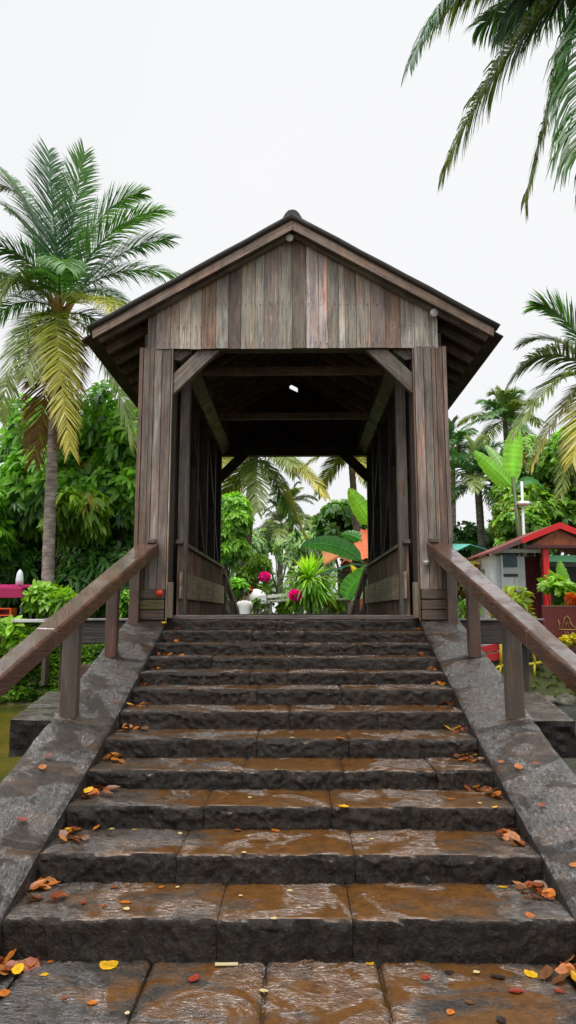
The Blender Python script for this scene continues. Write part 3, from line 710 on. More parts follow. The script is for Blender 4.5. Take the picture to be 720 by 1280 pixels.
# timber beams beside the bridge head
for sgn in (-1, 1):
    for (z0, z1, x1, c, lab) in ((EYE - .42, EYE - .115, 3.3, (.045, .038, .034), 'upper'), (EYE - .86, EYE - .70, 3.0, (.12, .055, .035), 'lower')):
        if sgn > 0 and lab == 'lower': continue
        t = at_root('timber_beam', f"{'thick dark' if lab == 'upper' else 'thin reddish'} horizontal timber beam beside the bridge head on the {'left' if sgn < 0 else 'right'}", 'beam', (sgn * 2.6, 9.5, z0))
        mb = MB(); mb.box(sgn * 1.75, sgn * x1, 9.4, 9.6, z0, z1, c, (1, 0, 0)); mb.build('beam', M['wood'], t, .01)
        if lab == 'upper':
            mb = MB()
            mb.box(sgn * 1.75, sgn * (x1 + .03), 9.36, 9.64, z1 + .003, z1 + .03, (.3, .28, .27), (1, 0, 0)); mb.build('cap_board', M['wood'], t, .004)
            mb = MB(); mb.box(sgn * 3.1 - .08, sgn * 3.1 + .08, 9.61, 9.76, -.8, z1, (.06, .045, .035), (0, 0, 1)); mb.build('post', M['wood'], t, .01)
# abutments
t = at_root('stone_abutment', 'dark stone abutment under the near end of the bridge', 'abutment', (0, 9.3, -.8)); mb = MB()
mb.box(-2.05, 2.05, 9.02, 9.38, -.8, DZ - .43, g(.5)); mb.build('masonry', M['stair'], t, .03)
t = at_root('stone_abutment', 'stone abutment under the far end of the bridge', 'abutment', (0, 15, -.8)); mb = MB()
mb.box(-2.1, 2.1, 14.7, 15.6, -.8, DZ - .43, g(.5)); mb.build('masonry', M['stair'], t, .03)
# far flight with its descending rails
t = at_root('far_staircase', 'stone steps going down from the far end of the bridge', 'staircase', (0, 16, GZ))
for k in range(6):
    mb = MB(); mb.box(-1.6, 1.6, 15.02 + k * .42, 15.02 + (k + 1) * .42, GZ - .9, DZ - .06 - k * .155, g(.9)); mb.build('step', M['stair'], t, .02)
for sgn in (-1, 1):
    t = at_root('far_handrail', f"wooden handrail sloping down from the far end of the bridge on the {'left' if sgn < 0 else 'right'}", 'handrail', (sgn * 1.55, 16, GZ))
    mb = MB(); mb.bar((sgn * 1.53, 14.95, EYE + .86), (sgn * 1.40, 17.2, EYE - .06), .13, .10, (0, 0, 1), (.14, .10, .08)); mb.build('top_rail', M['wood'], t, .006)
    mb = MB(); mb.bar((sgn * 1.57, 14.95, EYE + .34), (sgn * 1.44, 17.2, EYE - .5), .11, .07, (0, 0, 1), (.2, .16, .13)); mb.build('lower_rail', M['wood'], t, .006)
    for y in (15.1, 16.2, 17.1):
        mb = MB(); mb.box(sgn * (1.53 - (y - 14.95) * .058) - .045, sgn * (1.53 - (y - 14.95) * .058) + .045, y - .05, y + .05, GZ - .1, EYE + .82 - (y - 14.95) * .409, pal('mid'), (0, 0, 1)); mb.build('post', M['wood'], t, .006)

# ------------------------------------------------------------------ foliage
def leaves(P0, D, Nn, Lg, Wd, col, fold=.25, droop=.3):
    """leaf blades: P0 base (n,3), D direction, Nn approx normal, lengths, widths, colours -> verts, faces, cols"""
    P0 = np.broadcast_to(P0, D.shape); n = len(P0); D = D / np.linalg.norm(D, axis=1, keepdims=True); S = np.cross(D, Nn); S /= (np.linalg.norm(S, axis=1, keepdims=True) + 1e-9)
    Up = np.cross(S, D); Lg = Lg[:, None]; Wd = Wd[:, None]; down = np.array([[0, 0, -1.0]])
    c1 = P0 + D * Lg * .38 + Up * 0; c2 = P0 + D * Lg * .72 + down * Lg * droop * .3; tip = P0 + D * Lg * .98 + down * Lg * droop * .75
    v = np.stack([P0, c1 - S * Wd * .5 + Up * Wd * fold, c1, c1 + S * Wd * .5 + Up * Wd * fold, c2 - S * Wd * .38 + Up * Wd * fold * .7, c2, c2 + S * Wd * .38 + Up * Wd * fold * .7, tip], 1).reshape(-1, 3)
    b = (np.arange(n) * 8)[:, None]
    q = np.concatenate([b + np.array([[1, 2, 5, 4]]), b + np.array([[2, 3, 6, 5]])]); t = np.concatenate([b + np.array([[0, 2, 1]]), b + np.array([[0, 3, 2]]), b + np.array([[4, 5, 7]]), b + np.array([[5, 6, 7]])])
    return v, [q, t], np.repeat(col, 8, axis=0)
def rnd_dirs(n):
    d = RNG.normal(size=(n, 3)); return d / np.linalg.norm(d, axis=1, keepdims=True)
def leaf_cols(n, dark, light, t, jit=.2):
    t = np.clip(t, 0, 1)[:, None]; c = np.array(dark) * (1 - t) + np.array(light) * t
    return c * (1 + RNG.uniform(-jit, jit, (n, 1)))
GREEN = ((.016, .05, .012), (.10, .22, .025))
def crown_mesh(name, root, clumps, nros, nleaf, Lf, Wf, cols=GREEN, droop=.35, mat='leaf', accent=None, accf=.02, lift=.3):
    """clumps: list of (centre, radii). Rosettes of leaves stand on the shells of the clumps."""
    clumps = [(np.array(c, float), np.array(r, float)) for c, r in clumps]
    wts = np.array([r[0] * r[2] for c, r in clumps]); wts /= wts.sum()
    cen = []; axs = []; tt = []
    for (c, r), w_ in zip(clumps, wts):
        k = max(6, int(nros * w_)); d = rnd_dirs(k)
        rad = RNG.uniform(.55, 1.08, (k, 1)) ** .6
        p = c + d * r * rad
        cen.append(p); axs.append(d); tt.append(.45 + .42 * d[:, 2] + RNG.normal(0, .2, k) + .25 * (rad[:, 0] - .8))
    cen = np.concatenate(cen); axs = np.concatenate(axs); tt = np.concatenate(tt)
    # gaps and clumping by 3-D noise
    nz_ = np.array([noise.noise(V(p * (1.1 / max(.4, Lf * 2.2)))) for p in cen]); keep = nz_ > -.28; cen, axs, tt, nz_ = cen[keep], axs[keep], tt[keep], nz_[keep]
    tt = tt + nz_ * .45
    n = len(cen); P0 = np.repeat(cen, nleaf, 0); A = np.repeat(axs, nleaf, 0) + np.array([0, 0, lift])
    A /= np.linalg.norm(A, axis=1, keepdims=True); rd = rnd_dirs(n * nleaf); side = rd - A * np.sum(rd * A, 1, keepdims=True); side /= np.linalg.norm(side, axis=1, keepdims=True)
    D = side + A * RNG.uniform(.1, .8, (n * nleaf, 1)) - np.array([0, 0, droop]) * RNG.uniform(.3, 1.3, (n * nleaf, 1))
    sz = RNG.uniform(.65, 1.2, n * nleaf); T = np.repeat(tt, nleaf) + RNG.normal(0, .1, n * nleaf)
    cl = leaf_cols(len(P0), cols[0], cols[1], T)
    if accent is not None:
        m_ = np.repeat(RNG.random(n) < accf, nleaf); cl[m_] = np.array(accent) * RNG.uniform(.6, 1.2, (m_.sum(), 1))
    v, f, c = leaves(P0 + rd * Lf * .1, D, A, sz * Lf, sz * Wf, cl, .18, droop)
    return np_mesh(name, v, f, c, M[mat], root)
def blob_clumps(c, r, n, rr, flat=.75, seed=0):
    rg = np.random.default_rng(seed); out = []
    for i in range(n):
        d = rg.normal(size=3); d /= np.linalg.norm(d); q = rg.uniform(.25, .85)
        s = rr * rg.uniform(.6, 1.25); out.append((np.array(c) + d * np.array(r) * q, (s, s, s * flat)))
    return out
def limbs(root, base, clumps, r0, col=(.09, .075, .06), mat='bark', name='trunk', fork=.45):
    base = V(base); cs = [V(c) for c, r in clumps]; mean = sum(cs, V((0, 0, 0))) / len(cs); top = base.lerp(mean, .6); top.x = base.x * .6 + top.x * .4
    mb = MB(); pts = [base - V((0, 0, .1)), base.lerp(top, .35) + V((.06, 0, 0)), base.lerp(top, .7), top]; mb.tube(pts, [r0 * 1.25, r0, r0 * .8, r0 * .6], 9, col); mb.build(name, M[mat], root)
    mb = MB()
    for i, c in enumerate(cs):
        s = base.lerp(top, random.uniform(fork, 1)); m_ = s.lerp(c, .5) + V((random.uniform(-.2, .2), random.uniform(-.2, .2), random.uniform(0, .3)))
        mb.tube([s, m_, c], [r0 * .42, r0 * .28, r0 * .08], 6, col)
    mb.build('branches', M[mat], root)
def tree(label, px, py, D, rpx, n, ground=None, Lf=.3, Wf=.12, nros=700, nleaf=7, cols=GREEN, cat='tree', name='tree', group=None, droop=.35, seed=0, accent=None, accf=.02, rr=.45, flat=.8, r0=.16, basepx=None, lift=.3, yfl=.7):
    c = P(px, py, D); r = (rpx[0] * D / F, rpx[0] * D / F * yfl, rpx[1] * D / F); g0 = GZ if ground is None else ground
    bx = c.x if basepx is None else P(basepx, py, D).x
    root = at_root(name, label, cat, (bx, c.y, g0), group)
    cl = blob_clumps(c, r, n, rr * min(r[0], r[2]) * 1.15, flat, seed)
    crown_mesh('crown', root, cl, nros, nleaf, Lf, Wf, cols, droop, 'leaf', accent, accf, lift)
    limbs(root, (bx, c.y, g0), cl, r0)
    return root

# palms -------------------------------------------------------------
def bez(p0, p1, p2, n):
    t = np.linspace(0, 1, n)[:, None]; return (1 - t) ** 2 * p0 + 2 * t * (1 - t) * p1 + t ** 2 * p2
def frond(root, p0, p1, p2, lmax, colbase, coltip, nl=64, rach=.028, rachcol=(.22, .18, .04), wid=.034, hang=.75, ragged=.1, tipcol=None):
    p0, p1, p2 = (np.array(q, float) for q in (p0, p1, p2)); n = nl; C = bez(p0, p1, p2, n + 8)
    T = np.gradient(C, axis=0); T /= np.linalg.norm(T, axis=1, keepdims=True)
    up = np.array([0, 0, 1.0]); S = np.cross(T, up)
    sn = np.linalg.norm(S, axis=1, keepdims=True); ref = np.array([.6, -.8, 0]); S = np.where(sn < .25, np.cross(T, ref), S); S /= np.linalg.norm(S, axis=1, keepdims=True)
    for i in range(1, len(S)):
        if S[i] @ S[i - 1] < 0: S[i] = -S[i]
        S[i] = S[i - 1] * .7 + S[i] * .3; S[i] -= T[i] * (S[i] @ T[i]); S[i] /= np.linalg.norm(S[i])
    Nn = np.cross(S, T)
    if Nn[len(Nn) // 3][2] < 0: Nn = -Nn
    Vv = []; Qs = []; Cc = []; b = 0
    twist = RNG.uniform(-.25, .25)
    for sd in (-1, 1):
        i0 = int(n * .13)
        idx = np.arange(i0, n + 6); t = idx / (n + 5); m_ = RNG.random(len(idx)) > ragged * (.4 + t); idx = idx[m_]; t = t[m_]; k = len(idx)
        ln = lmax * np.minimum(1, .45 + t * 2.2) * (1 - .55 * np.clip((t - .45) / .55, 0, 1) ** 1.6) * RNG.uniform(.82, 1.06, k)
        base = C[idx]; tg = T[idx]; s = S[idx] * sd; nn = Nn[idx]
        fw = (.45 + .55 * t + .8 * np.clip(t - .85, 0, 1) * 6 + .45 * abs((p2 - p0)[2]) / np.linalg.norm(p2 - p0))[:, None]
        vee = (.30 - .25 * t + twist * sd)[:, None]
        d0 = s + tg * fw + nn * vee + RNG.normal(0, .11, (k, 3)); d0 /= np.linalg.norm(d0, axis=1, keepdims=True)
        steep = abs((p2 - p0)[2]) / np.linalg.norm(p2 - p0); g_ = np.array([0, 0, -1.0]) * hang * (1 - .75 * steep if hang < 1 else 1) * RNG.uniform(.7, 1.3, (k, 1))
        l_ = ln[:, None]
        q0 = base; q1 = q0 + d0 * l_ * .35; d1 = d0 + g_ * .55; d1 /= np.linalg.norm(d1, axis=1, keepdims=True); q2 = q1 + d1 * l_ * .35
        d2 = d1 + g_ * .8; d2 /= np.linalg.norm(d2, axis=1, keepdims=True); q3 = q2 + d2 * l_ * .34
        wv = tg - d0 * np.sum(tg * d0, 1, keepdims=True); wv /= np.linalg.norm(wv, axis=1, keepdims=True); wv = wv * .8 + nn * .45 * RNG.uniform(-.4, 1, (k, 1))
        w_ = wid
        vv = np.stack([q0 - wv * w_ * .35, q0 + wv * w_ * .35, q1 - wv * w_ * .55, q1 + wv * w_ * .55, q2 - wv * w_ * .45, q2 + wv * w_ * .45, q3 - wv * w_ * .06, q3 + wv * w_ * .06], 1).reshape(-1, 3)
        bb = (b + np.arange(k) * 8)[:, None]
        Qs.append(np.concatenate([bb + np.array([[0, 1, 3, 2]]), bb + np.array([[2, 3, 5, 4]]), bb + np.array([[4, 5, 7, 6]])]))
        cb = np.array(colbase); ct = np.array(coltip); tc_ = np.array(tipcol if tipcol is not None else coltip)
        cm = (cb * (1 - t[:, None]) + ct * t[:, None]) * RNG.uniform(.7, 1.25, (k, 1))
        cc = np.repeat(cm, 8, 0).reshape(k, 8, 3); cc[:, 6:, :] = cc[:, 6:, :] * .5 + tc_ * .5; Cc.append(cc.reshape(-1, 3)); Vv.append(vv); b += k * 8
    # rachis: three-sided tube
    m = len(C); rr = rach * (1 - np.linspace(0, .85, m))[:, None]
    ring = np.stack([C + S * rr, C - S * rr, C - Nn * rr * 1.2], 1).reshape(-1, 3); i = np.arange(m - 1)[:, None] * 3 + b
    Qs += [i + np.array([[0, 1, 4, 3]]), i + np.array([[1, 2, 5, 4]]), i + np.array([[2, 0, 3, 5]])]
    tR = np.linspace(0, 1, m)[:, None]; rc = np.repeat(np.array(rachcol) * (1 - tR) + np.array(coltip) * tR, 3, 0)
    Vv.append(ring); Cc.append(rc)
    return np_mesh('frond', np.concatenate(Vv), Qs, np.concatenate(Cc), M['palm'], root)
PG = dict(mix=((.03, .12, .035), (.20, .24, .03)), green=((.04, .14, .035), (.11, .26, .05)), dark=((.02, .08, .03), (.055, .15, .05)), gold=((.22, .32, .035), (.50, .44, .06)),
          brown=((.16, .11, .03), (.22, .10, .035)), pale=((.12, .22, .05), (.24, .30, .07)), grey=((.10, .14, .09), (.14, .17, .12)))
def palm_trunk(root, pts, r0, r1, col=(.17, .14, .12)):
    Cc = []; pts = [V(p) for p in pts]; n = 60; a = np.array(pts[0]); 
    C = bez(np.array(pts[0]), np.array(pts[1]), np.array(pts[2]), n); rad = [r0 + (r1 - r0) * i / (n - 1) + (.010 if i % 2 else 0) + (.1 * r0 * 4 * max(0, .1 - i / n) * 10 if i < 6 else 0) for i in range(n)]
    mb = MB(); mb.tube([V(c) for c in C], rad, 12, col); mb.build('trunk', M['palmbark'], root)
def coconuts(root, c, n=7, r=.13):
    for i in range(n):
        a = random.uniform(0, 6.28); mb = MB(); mb.ball(V(c) + V((math.cos(a) * .32, math.sin(a) * .32, -.12 - random.uniform(0, .35))), (r * .9, r * .9, r * 1.1), (.06, .05, .025) if i % 2 else (.05, .07, .02), 10, 7, .1); mb.build('coconut', M['bark'], root)

# hero palm, left
D0 = 18.0
Bs = P(76, 388, D0); base = P(58, 812, D0); base.z = GZ
hp = at_root('coconut_palm', 'tall coconut palm with a full crown standing left of the bridge', 'palm tree', base)
palm_trunk(hp, [base - V((0, 0, .1)), base.lerp(Bs, .5) + V((-.12, 0, 0)), Bs], .17, .11, (.30, .25, .22))
FR = [((66, 270, -.3), (60, 186, .3), 'dark'), ((92, 270, .5), (106, 190, .6), 'green'), ((48, 260, 1.2), (14, 200, 2), 'green'),
      ((44, 225, .2), (-6, 222, .4), 'grey'), ((40, 300, -1), (-30, 300, -1.4), 'dark'), ((112, 262, .4), (165, 232, .6), 'green'), ((122, 286, -.4), (190, 252, -.8), 'green'),
      ((125, 318, .6), (219, 345, .8), 'green'), ((120, 350, -1.4), (160, 405, -2.2), 'gold'), ((62, 372, -1.6), (88, 566, -2.2), 'gold'), ((132, 400, -.5), (168, 560, -.6), 'pale'),
      ((22, 305, -.8), (-12, 400, -1.2), 'pale'), ((26, 380, -1.2), (0, 520, -1.6), 'pale'), ((15, 350, .3), (-45, 440, .4), 'green'), ((64, 440, .2), (42, 575, .3), 'brown'),
      ((70, 300, -1.9), (84, 335, -3.2), 'green'), ((-6, 300, .6), (-60, 370, .8), 'green'), ((140, 300, 1.0), (200, 300, 1.6), 'dark'), ((110, 330, 1.6), (170, 400, 2.6), 'green'), ((30, 330, 1.6), (-30, 365, 2.4), 'dark'),
      ((88, 430, -.2), (78, 552, -.1), 'brown'), ((140, 380, 1), (150, 480, 1.6), 'green'), ((50, 390, -1), (32, 470, -1.7), 'pale'), ((52, 300, .4), (20, 250, .9), 'green')]
for (cx_, cy_, dd), (tx, ty, td), k in FR:
    frond(hp, Bs + V((0, 0, random.uniform(-.15, .1))), P(cx_, cy_ - (12 if ty < 300 else 0), D0 + dd), P(tx + (0 if 40 < tx < 110 or ty > 380 else 12 if tx > 110 else -12), ty + (10 if ty < 300 and not 50 < tx < 110 else 0), D0 + td), random.uniform(.92, 1.15), *PG[k], nl=150, tipcol=(.26, .12, .03) if k in ('gold', 'brown') else None,
          rachcol=(.28, .2, .03) if k in ('gold', 'pale') else (.12, .15, .05), wid=.038, ragged=.12)
mb = MB()
for i in range(16):
    a = i * 2.4; mb.tube([Bs + V((math.cos(a) * .1, math.sin(a) * .1, -.35)), Bs + V((math.cos(a) * .22, math.sin(a) * .22, .05)), Bs + V((math.cos(a) * .4, math.sin(a) * .4, .4))], [.06, .05, .025], 6, (.28, .18, .05))
mb.build('leaf_bases', M['bark'], hp)
coconuts(hp, P(60, 402, D0 - .2), 9, .12); coconuts(hp, P(92, 408, D0 + .1), 4, .11)

def palm_spec(label, base, crown, D, fr, lmax, wid=.04, nl=54, r=(.17, .12), nuts=0, sag=V((0, 0, 0)), rach=.026, group=None, hang=.55):
    crown = V(crown); base = V(base)
    root = at_root('coconut_palm', label, 'palm tree', base, group)
    palm_trunk(root, [base - V((0, 0, .1)), base.lerp(crown, .5) + sag, crown], *r)
    for (a, b, k) in fr:
        frond(root, crown, P(a[0], a[1], D + a[2]), P(b[0], b[1], D + b[2]), lmax * random.uniform(.85, 1.1), *PG[k], nl=nl, wid=wid, rach=rach, hang=hang, tipcol=(.24, .12, .03) if k in ('gold', 'brown') else None)
    if nuts: coconuts(root, crown + V((0, 0, -.05)), nuts)
    return root
def palm_auto(label, px, py, D, size, nf, cols, basepx=None, lmax=.8, seed=1, nl=40, wid=.06, ground=GZ, r=(.16, .11), elev=(-50, 80), lean=0, group=None):
    rg = random.Random(seed); crown = P(px, py, D); b = P(basepx if basepx is not None else px, py, D)
    base = V((b.x, crown.y, ground)); root = at_root('coconut_palm', label, 'palm tree', base, group)
    palm_trunk(root, [base - V((0, 0, .1)), base.lerp(crown, .5) + V((lean, 0, 0)), crown], *r)
    for i in range(nf):
        az = i * 2.399 + rg.uniform(-.2, .2); el = R(elev[0] + (elev[1] - elev[0]) * ((i + .5) / nf) ** .9 + rg.uniform(-8, 8)); s = size * rg.uniform(.85, 1.1)
        d = V((math.cos(az) * math.cos(el), math.sin(az) * math.cos(el), math.sin(el))); h = V((math.cos(az), math.sin(az), 0))
        p1 = crown + d * s * .55 + V((0, 0, .12 * s)); p2 = p1 + h * s * .45 * max(.15, math.cos(el)) + V((0, 0, -s * (.42 - .35 * math.sin(el))))
        frond(root, crown, p1, p2, lmax * rg.uniform(.85, 1.1), *PG[rg.choice(cols)], nl=int(nl * 1.9), wid=wid * .8, rach=.03, ragged=.05)
    return root

# palm overhead, right: stands on the near bank, only its fronds reach into view
cr_ = P(748, -40, 7.6)
palm_spec('coconut palm on the near bank leaning in from the right with fronds hanging overhead', (7.4, 3.9, -.05), cr_, 7.6,
    [((590, -110, -.3), (512, 80, -.5), 'dark'), ((640, -110, -.1), (540, 30, -.2), 'mix'), ((690, -60, .3), (622, 40, .5), 'dark'), ((640, 20, .1), (553, 214, .2), 'mix'), ((700, 60, .3), (657, 252, .4), 'mix'), ((690, -10, .8), (600, 30, 1.4), 'dark'),
     ((720, 90, -.6), (735, 290, -1.0), 'green'), ((650, -140, .5), (560, -30, 1.2), 'dark'), ((850, -60, .2), (960, 100, .3), 'green'), ((820, -160, 1), (930, -160, 1.8), 'dark'), ((760, -190, -.8), (740, -240, -2.2), 'green'),
     ((800, 40, 1.2), (830, 200, 1.6), 'gold')],
    .86, .034, 150, (.17, .11), 4, V((.6, 0, 0)), .02, hang=1.3)
# palm at the right edge
D1 = 15.5; cr_ = P(757, 475, D1)
palm_spec('coconut palm at the right edge with yellowing fronds hanging over the red roofed kiosk', (cr_.x + .5, cr_.y + .8, GZ), cr_, D1,
    [((700, 372, 0), (670, 383, .2), 'green'), ((680, 410, -.2), (637, 478, -.2), 'grey'), ((700, 440, -.6), (640, 545, -.8), 'pale'), ((705, 480, -.4), (664, 585, -.7), 'gold'), ((735, 470, -.8), (715, 580, -1.4), 'gold'),
     ((705, 405, 1), (650, 430, 1.6), 'grey'), ((820, 400, 0), (900, 460, 0), 'green'), ((800, 420, .8), (860, 420, 1.4), 'green'), ((780, 480, -.4), (800, 600, -.6), 'gold'), ((730, 500, -.6), (700, 620, -1.2), 'pale')],
    .8, .046, 105, (.17, .13), 4)
palm_auto('coconut palm with feathery grey green fronds right behind the right portal post', 597, 602, 30, 2.9, 20, ['grey', 'green', 'dark', 'pale'], 598, .8, 3, 44, .06, r=(.18, .15), lean=.1)
palm_auto('small distant coconut palm rising highest between the portal post and the banana leaves', 631, 525, 36, 2.6, 20, ['green', 'pale', 'pale'], 634, .8, 5, 40, .07, elev=(-40, 85))  # pale frond colours put distance haze into this palm
palm_auto('distant palm whose fronds peep out directly beside the right portal post', 566, 560, 34, 2.0, 16, ['grey', 'green'], 560, .7, 8, 36, .07)
palm_auto('palm with drooping yellow green fronds seen through the left half of the bridge', 318, 565, 25, 3.3, 24, ['gold', 'pale', 'green', 'gold'], 300, .95, 12, 54, .06, elev=(-60, 70), r=(.2, .15))
palm_auto('palm whose fronds hang in at the top right of the bridge opening', 438, 560, 27, 2.3, 16, ['gold', 'pale', 'green'], 452, .8, 14, 44, .06, r=(.15, .12))
palm_auto('hazy little palm far behind the garden seen through the bridge', 362, 628, 58, 2.6, 14, ['grey', 'pale'], 364, .8, 21, 30, .1)  # haze put into the grey and pale frond colours
palm_auto('hazy far palm seen low through the middle of the bridge', 352, 655, 48, 3.0, 14, ['grey', 'pale'], 350, .9, 22, 30, .1)  # same haze, again by frond colour only

BR = ((.032, .12, .022), (.31, .66, .055))
YG = ((.08, .20, .02), (.34, .56, .04))
DK = ((.014, .055, .016), (.11, .30, .04))
HZ = ((.14, .26, .11), (.36, .52, .22))  # distance haze painted into the leaf colours, no real mist
# left breadfruit / mango thicket
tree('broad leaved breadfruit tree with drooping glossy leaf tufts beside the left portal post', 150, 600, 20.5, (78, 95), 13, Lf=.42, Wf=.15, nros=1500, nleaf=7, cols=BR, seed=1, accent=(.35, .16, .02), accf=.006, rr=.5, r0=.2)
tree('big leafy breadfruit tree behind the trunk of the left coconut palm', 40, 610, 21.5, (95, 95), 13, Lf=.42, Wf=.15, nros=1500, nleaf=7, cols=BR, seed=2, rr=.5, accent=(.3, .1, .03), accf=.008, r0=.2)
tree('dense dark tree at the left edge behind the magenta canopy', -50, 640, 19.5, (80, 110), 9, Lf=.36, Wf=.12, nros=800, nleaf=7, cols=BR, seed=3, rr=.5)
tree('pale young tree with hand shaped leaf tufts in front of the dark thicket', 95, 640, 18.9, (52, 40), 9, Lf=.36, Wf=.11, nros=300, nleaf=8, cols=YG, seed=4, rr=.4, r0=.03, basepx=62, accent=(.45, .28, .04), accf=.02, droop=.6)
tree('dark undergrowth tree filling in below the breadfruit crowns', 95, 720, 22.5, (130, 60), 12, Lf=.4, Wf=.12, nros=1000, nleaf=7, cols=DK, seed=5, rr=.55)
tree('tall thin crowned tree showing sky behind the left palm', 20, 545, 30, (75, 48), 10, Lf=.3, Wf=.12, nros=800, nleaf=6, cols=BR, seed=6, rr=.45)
tree('bright leafed tree just behind the left roof corner', 175, 555, 27, (42, 55), 8, Lf=.3, Wf=.12, nros=500, nleaf=6, cols=YG, seed=7, rr=.5)
# seen through the bridge
tree('bushy bright green tree filling the left side of the bridge opening', 283, 668, 22, (32, 62), 12, Lf=.2, Wf=.10, nros=1200, nleaf=7, cols=((.05, .18, .02), (.36, .70, .05)), seed=8, rr=.55, r0=.08)
tree('low light green shrub tree right of the bushy tree in the bridge opening', 322, 718, 24, (20, 36), 8, Lf=.2, Wf=.07, nros=420, nleaf=7, cols=YG, seed=9, rr=.55, r0=.06)
tree('round leafed dark tree in the right of the bridge opening', 432, 655, 30, (36, 34), 10, Lf=.38, Wf=.2, nros=600, nleaf=6, cols=((.03, .11, .02), (.18, .38, .05)), seed=10, rr=.5, accent=(.4, .12, .03), accf=.02)
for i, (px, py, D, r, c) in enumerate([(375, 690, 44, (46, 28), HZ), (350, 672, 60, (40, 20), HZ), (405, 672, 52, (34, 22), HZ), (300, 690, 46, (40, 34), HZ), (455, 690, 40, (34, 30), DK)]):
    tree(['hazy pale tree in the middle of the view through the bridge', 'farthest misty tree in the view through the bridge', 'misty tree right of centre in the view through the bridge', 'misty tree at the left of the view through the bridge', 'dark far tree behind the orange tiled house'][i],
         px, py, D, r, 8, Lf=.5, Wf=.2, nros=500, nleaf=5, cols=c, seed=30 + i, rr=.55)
# right side
tree('large round leafy tree behind the red roofed kiosk', 690, 615, 29, (75, 62), 15, Lf=.32, Wf=.14, nros=1700, nleaf=7, cols=((.035, .11, .015), (.27, .50, .045)), seed=12, rr=.5, accent=(.32, .16, .03), accf=.02)
tree('leafy tree with yellow green top behind the white lamp pole', 640, 640, 27, (34, 42), 9, Lf=.28, Wf=.12, nros=700, nleaf=7, cols=((.05, .15, .015), (.32, .55, .04)), seed=13, rr=.5, accent=(.3, .18, .03), accf=.03)
tree('small dark tree low beside the right portal post', 575, 672, 31, (26, 24), 7, Lf=.3, Wf=.12, nros=380, nleaf=7, cols=DK, seed=14, rr=.5)
tree('dark leafed tree under the yellowing palm at the right edge', 730, 560, 25, (40, 55), 9, Lf=.3, Wf=.13, nros=600, nleaf=7, cols=BR, seed=15, rr=.5)
tree('croton shrub with orange and yellow leaves beside the kiosk', 583, 722, 21.6, (26, 32), 8, Lf=.17, Wf=.08, nros=420, nleaf=7, cols=((.06, .12, .01), (.30, .36, .03)), seed=16, rr=.5, accent=(.55, .17, .02), accf=.28, r0=.04, cat='shrub', name='croton_shrub')
tree('dark tree directly behind the kiosk roof', 655, 668, 25.5, (40, 26), 8, Lf=.3, Wf=.13, nros=500, nleaf=7, cols=((.03, .11, .015), (.2, .42, .04)), seed=17, rr=.5)
tree('dark low thicket at the left edge behind the stall', 10, 720, 21.0, (60, 50), 10, Lf=.36, Wf=.11, nros=800, nleaf=7, cols=DK, seed=18, rr=.6)
tree('dark low thicket between the palm trunk and the left portal post', 135, 715, 20.6, (60, 55), 10, Lf=.36, Wf=.11, nros=800, nleaf=7, cols=DK, seed=19, rr=.6)
tree('dark background tree closing the gap under the breadfruit crowns', 70, 665, 25, (120, 60), 14, Lf=.4, Wf=.16, nros=1200, nleaf=6, cols=DK, seed=20, rr=.6)
tree('mid green tree behind the small dark tree beside the right portal post', 600, 690, 33, (50, 34), 10, Lf=.34, Wf=.14, nros=600, nleaf=6, cols=((.03, .08, .02), (.12, .24, .05)), seed=22, rr=.55)
# far treeline that closes the horizon
cl = []
rg = np.random.default_rng(5)
for x in np.linspace(-120, 120, 60): cl.append(((x, 95 + rg.uniform(-8, 8), GZ + rg.uniform(1.5, 4)), (4.2, 3, rg.uniform(3, 5.2))))
o = crown_mesh('treeline', None, cl, 5000, 5, 1.2, .6, ((.05, .10, .05), (.15, .23, .11)), .3); tag(o, 'far-off hazy woodland closing the horizon', 'woodland', None, 'stuff')  # haze of distance put into the greyed leaf colours

# shrubs -------------------------------------------------------------
def shrub(label, px, py, D, rp, nros, Lf, Wf, cols, seed, name='shrub', cat='shrub', accent=None, accf=.0, group=None, ground=GZ, droop=.2, lift=.5):
    c = P(px, py, D); r = (rp[0] * D / F, rp[0] * D / F, rp[1] * D / F); root = at_root(name, label, cat, (c.x, c.y, ground), group)
    cl = blob_clumps(c, r, 6, min(r[0], r[2]) * .6, .85, seed); crown_mesh('foliage', root, cl, nros, 7, Lf, Wf, cols, droop, 'leaf', accent, accf, lift)
    mb = MB(); b = V((c.x, c.y, ground - .05))
    for cc, _ in cl: mb.tube([b + V((random.uniform(-.08, .08), 0, 0)), b.lerp(V(cc), .5) + V((random.uniform(-.1, .1), 0, 0)), V(cc)], [.03, .022, .01], 5, (.1, .08, .04))
    mb.build('stems', M['bark'], root); return root
LG = ((.12, .28, .02), (.34, .58, .05))
shrub('light green leafy sapling sprouting behind the left handrail', 58, 745, 16.8, (17, 24), 70, .30, .13, LG, 41, ground=GZ)
shrub('pale green seedling nearest the left handrail', 86, 755, 16.6, (14, 12), 40, .30, .08, LG, 42)
shrub('broad leafed taro like plant below the left handrail', 22, 790, 16.2, (24, 12), 60, .34, .17, LG, 43, ground=.75)
shrub('small bright fern clump peeping between portal post and handrail on the left', 157, 750, 16.8, (10, 24), 90, .18, .06, BR, 44)
shrub('bright green low hedge behind the right handrail', 585, 760, 17.5, (24, 12), 130, .16, .08, ((.05, .14, .015), (.2, .38, .03)), 45)
shrub('lime leaved croton in front of the kiosk with orange undersides', 648, 760, 16.9, (27, 30), 130, .24, .10, ((.12, .2, .015), (.38, .5, .04)), 46, accent=(.5, .13, .02), accf=.25)
shrub('leafy lime green plant growing against the red kiosk post', 694, 735, 18.2, (20, 15), 45, .34, .16, LG, 47)
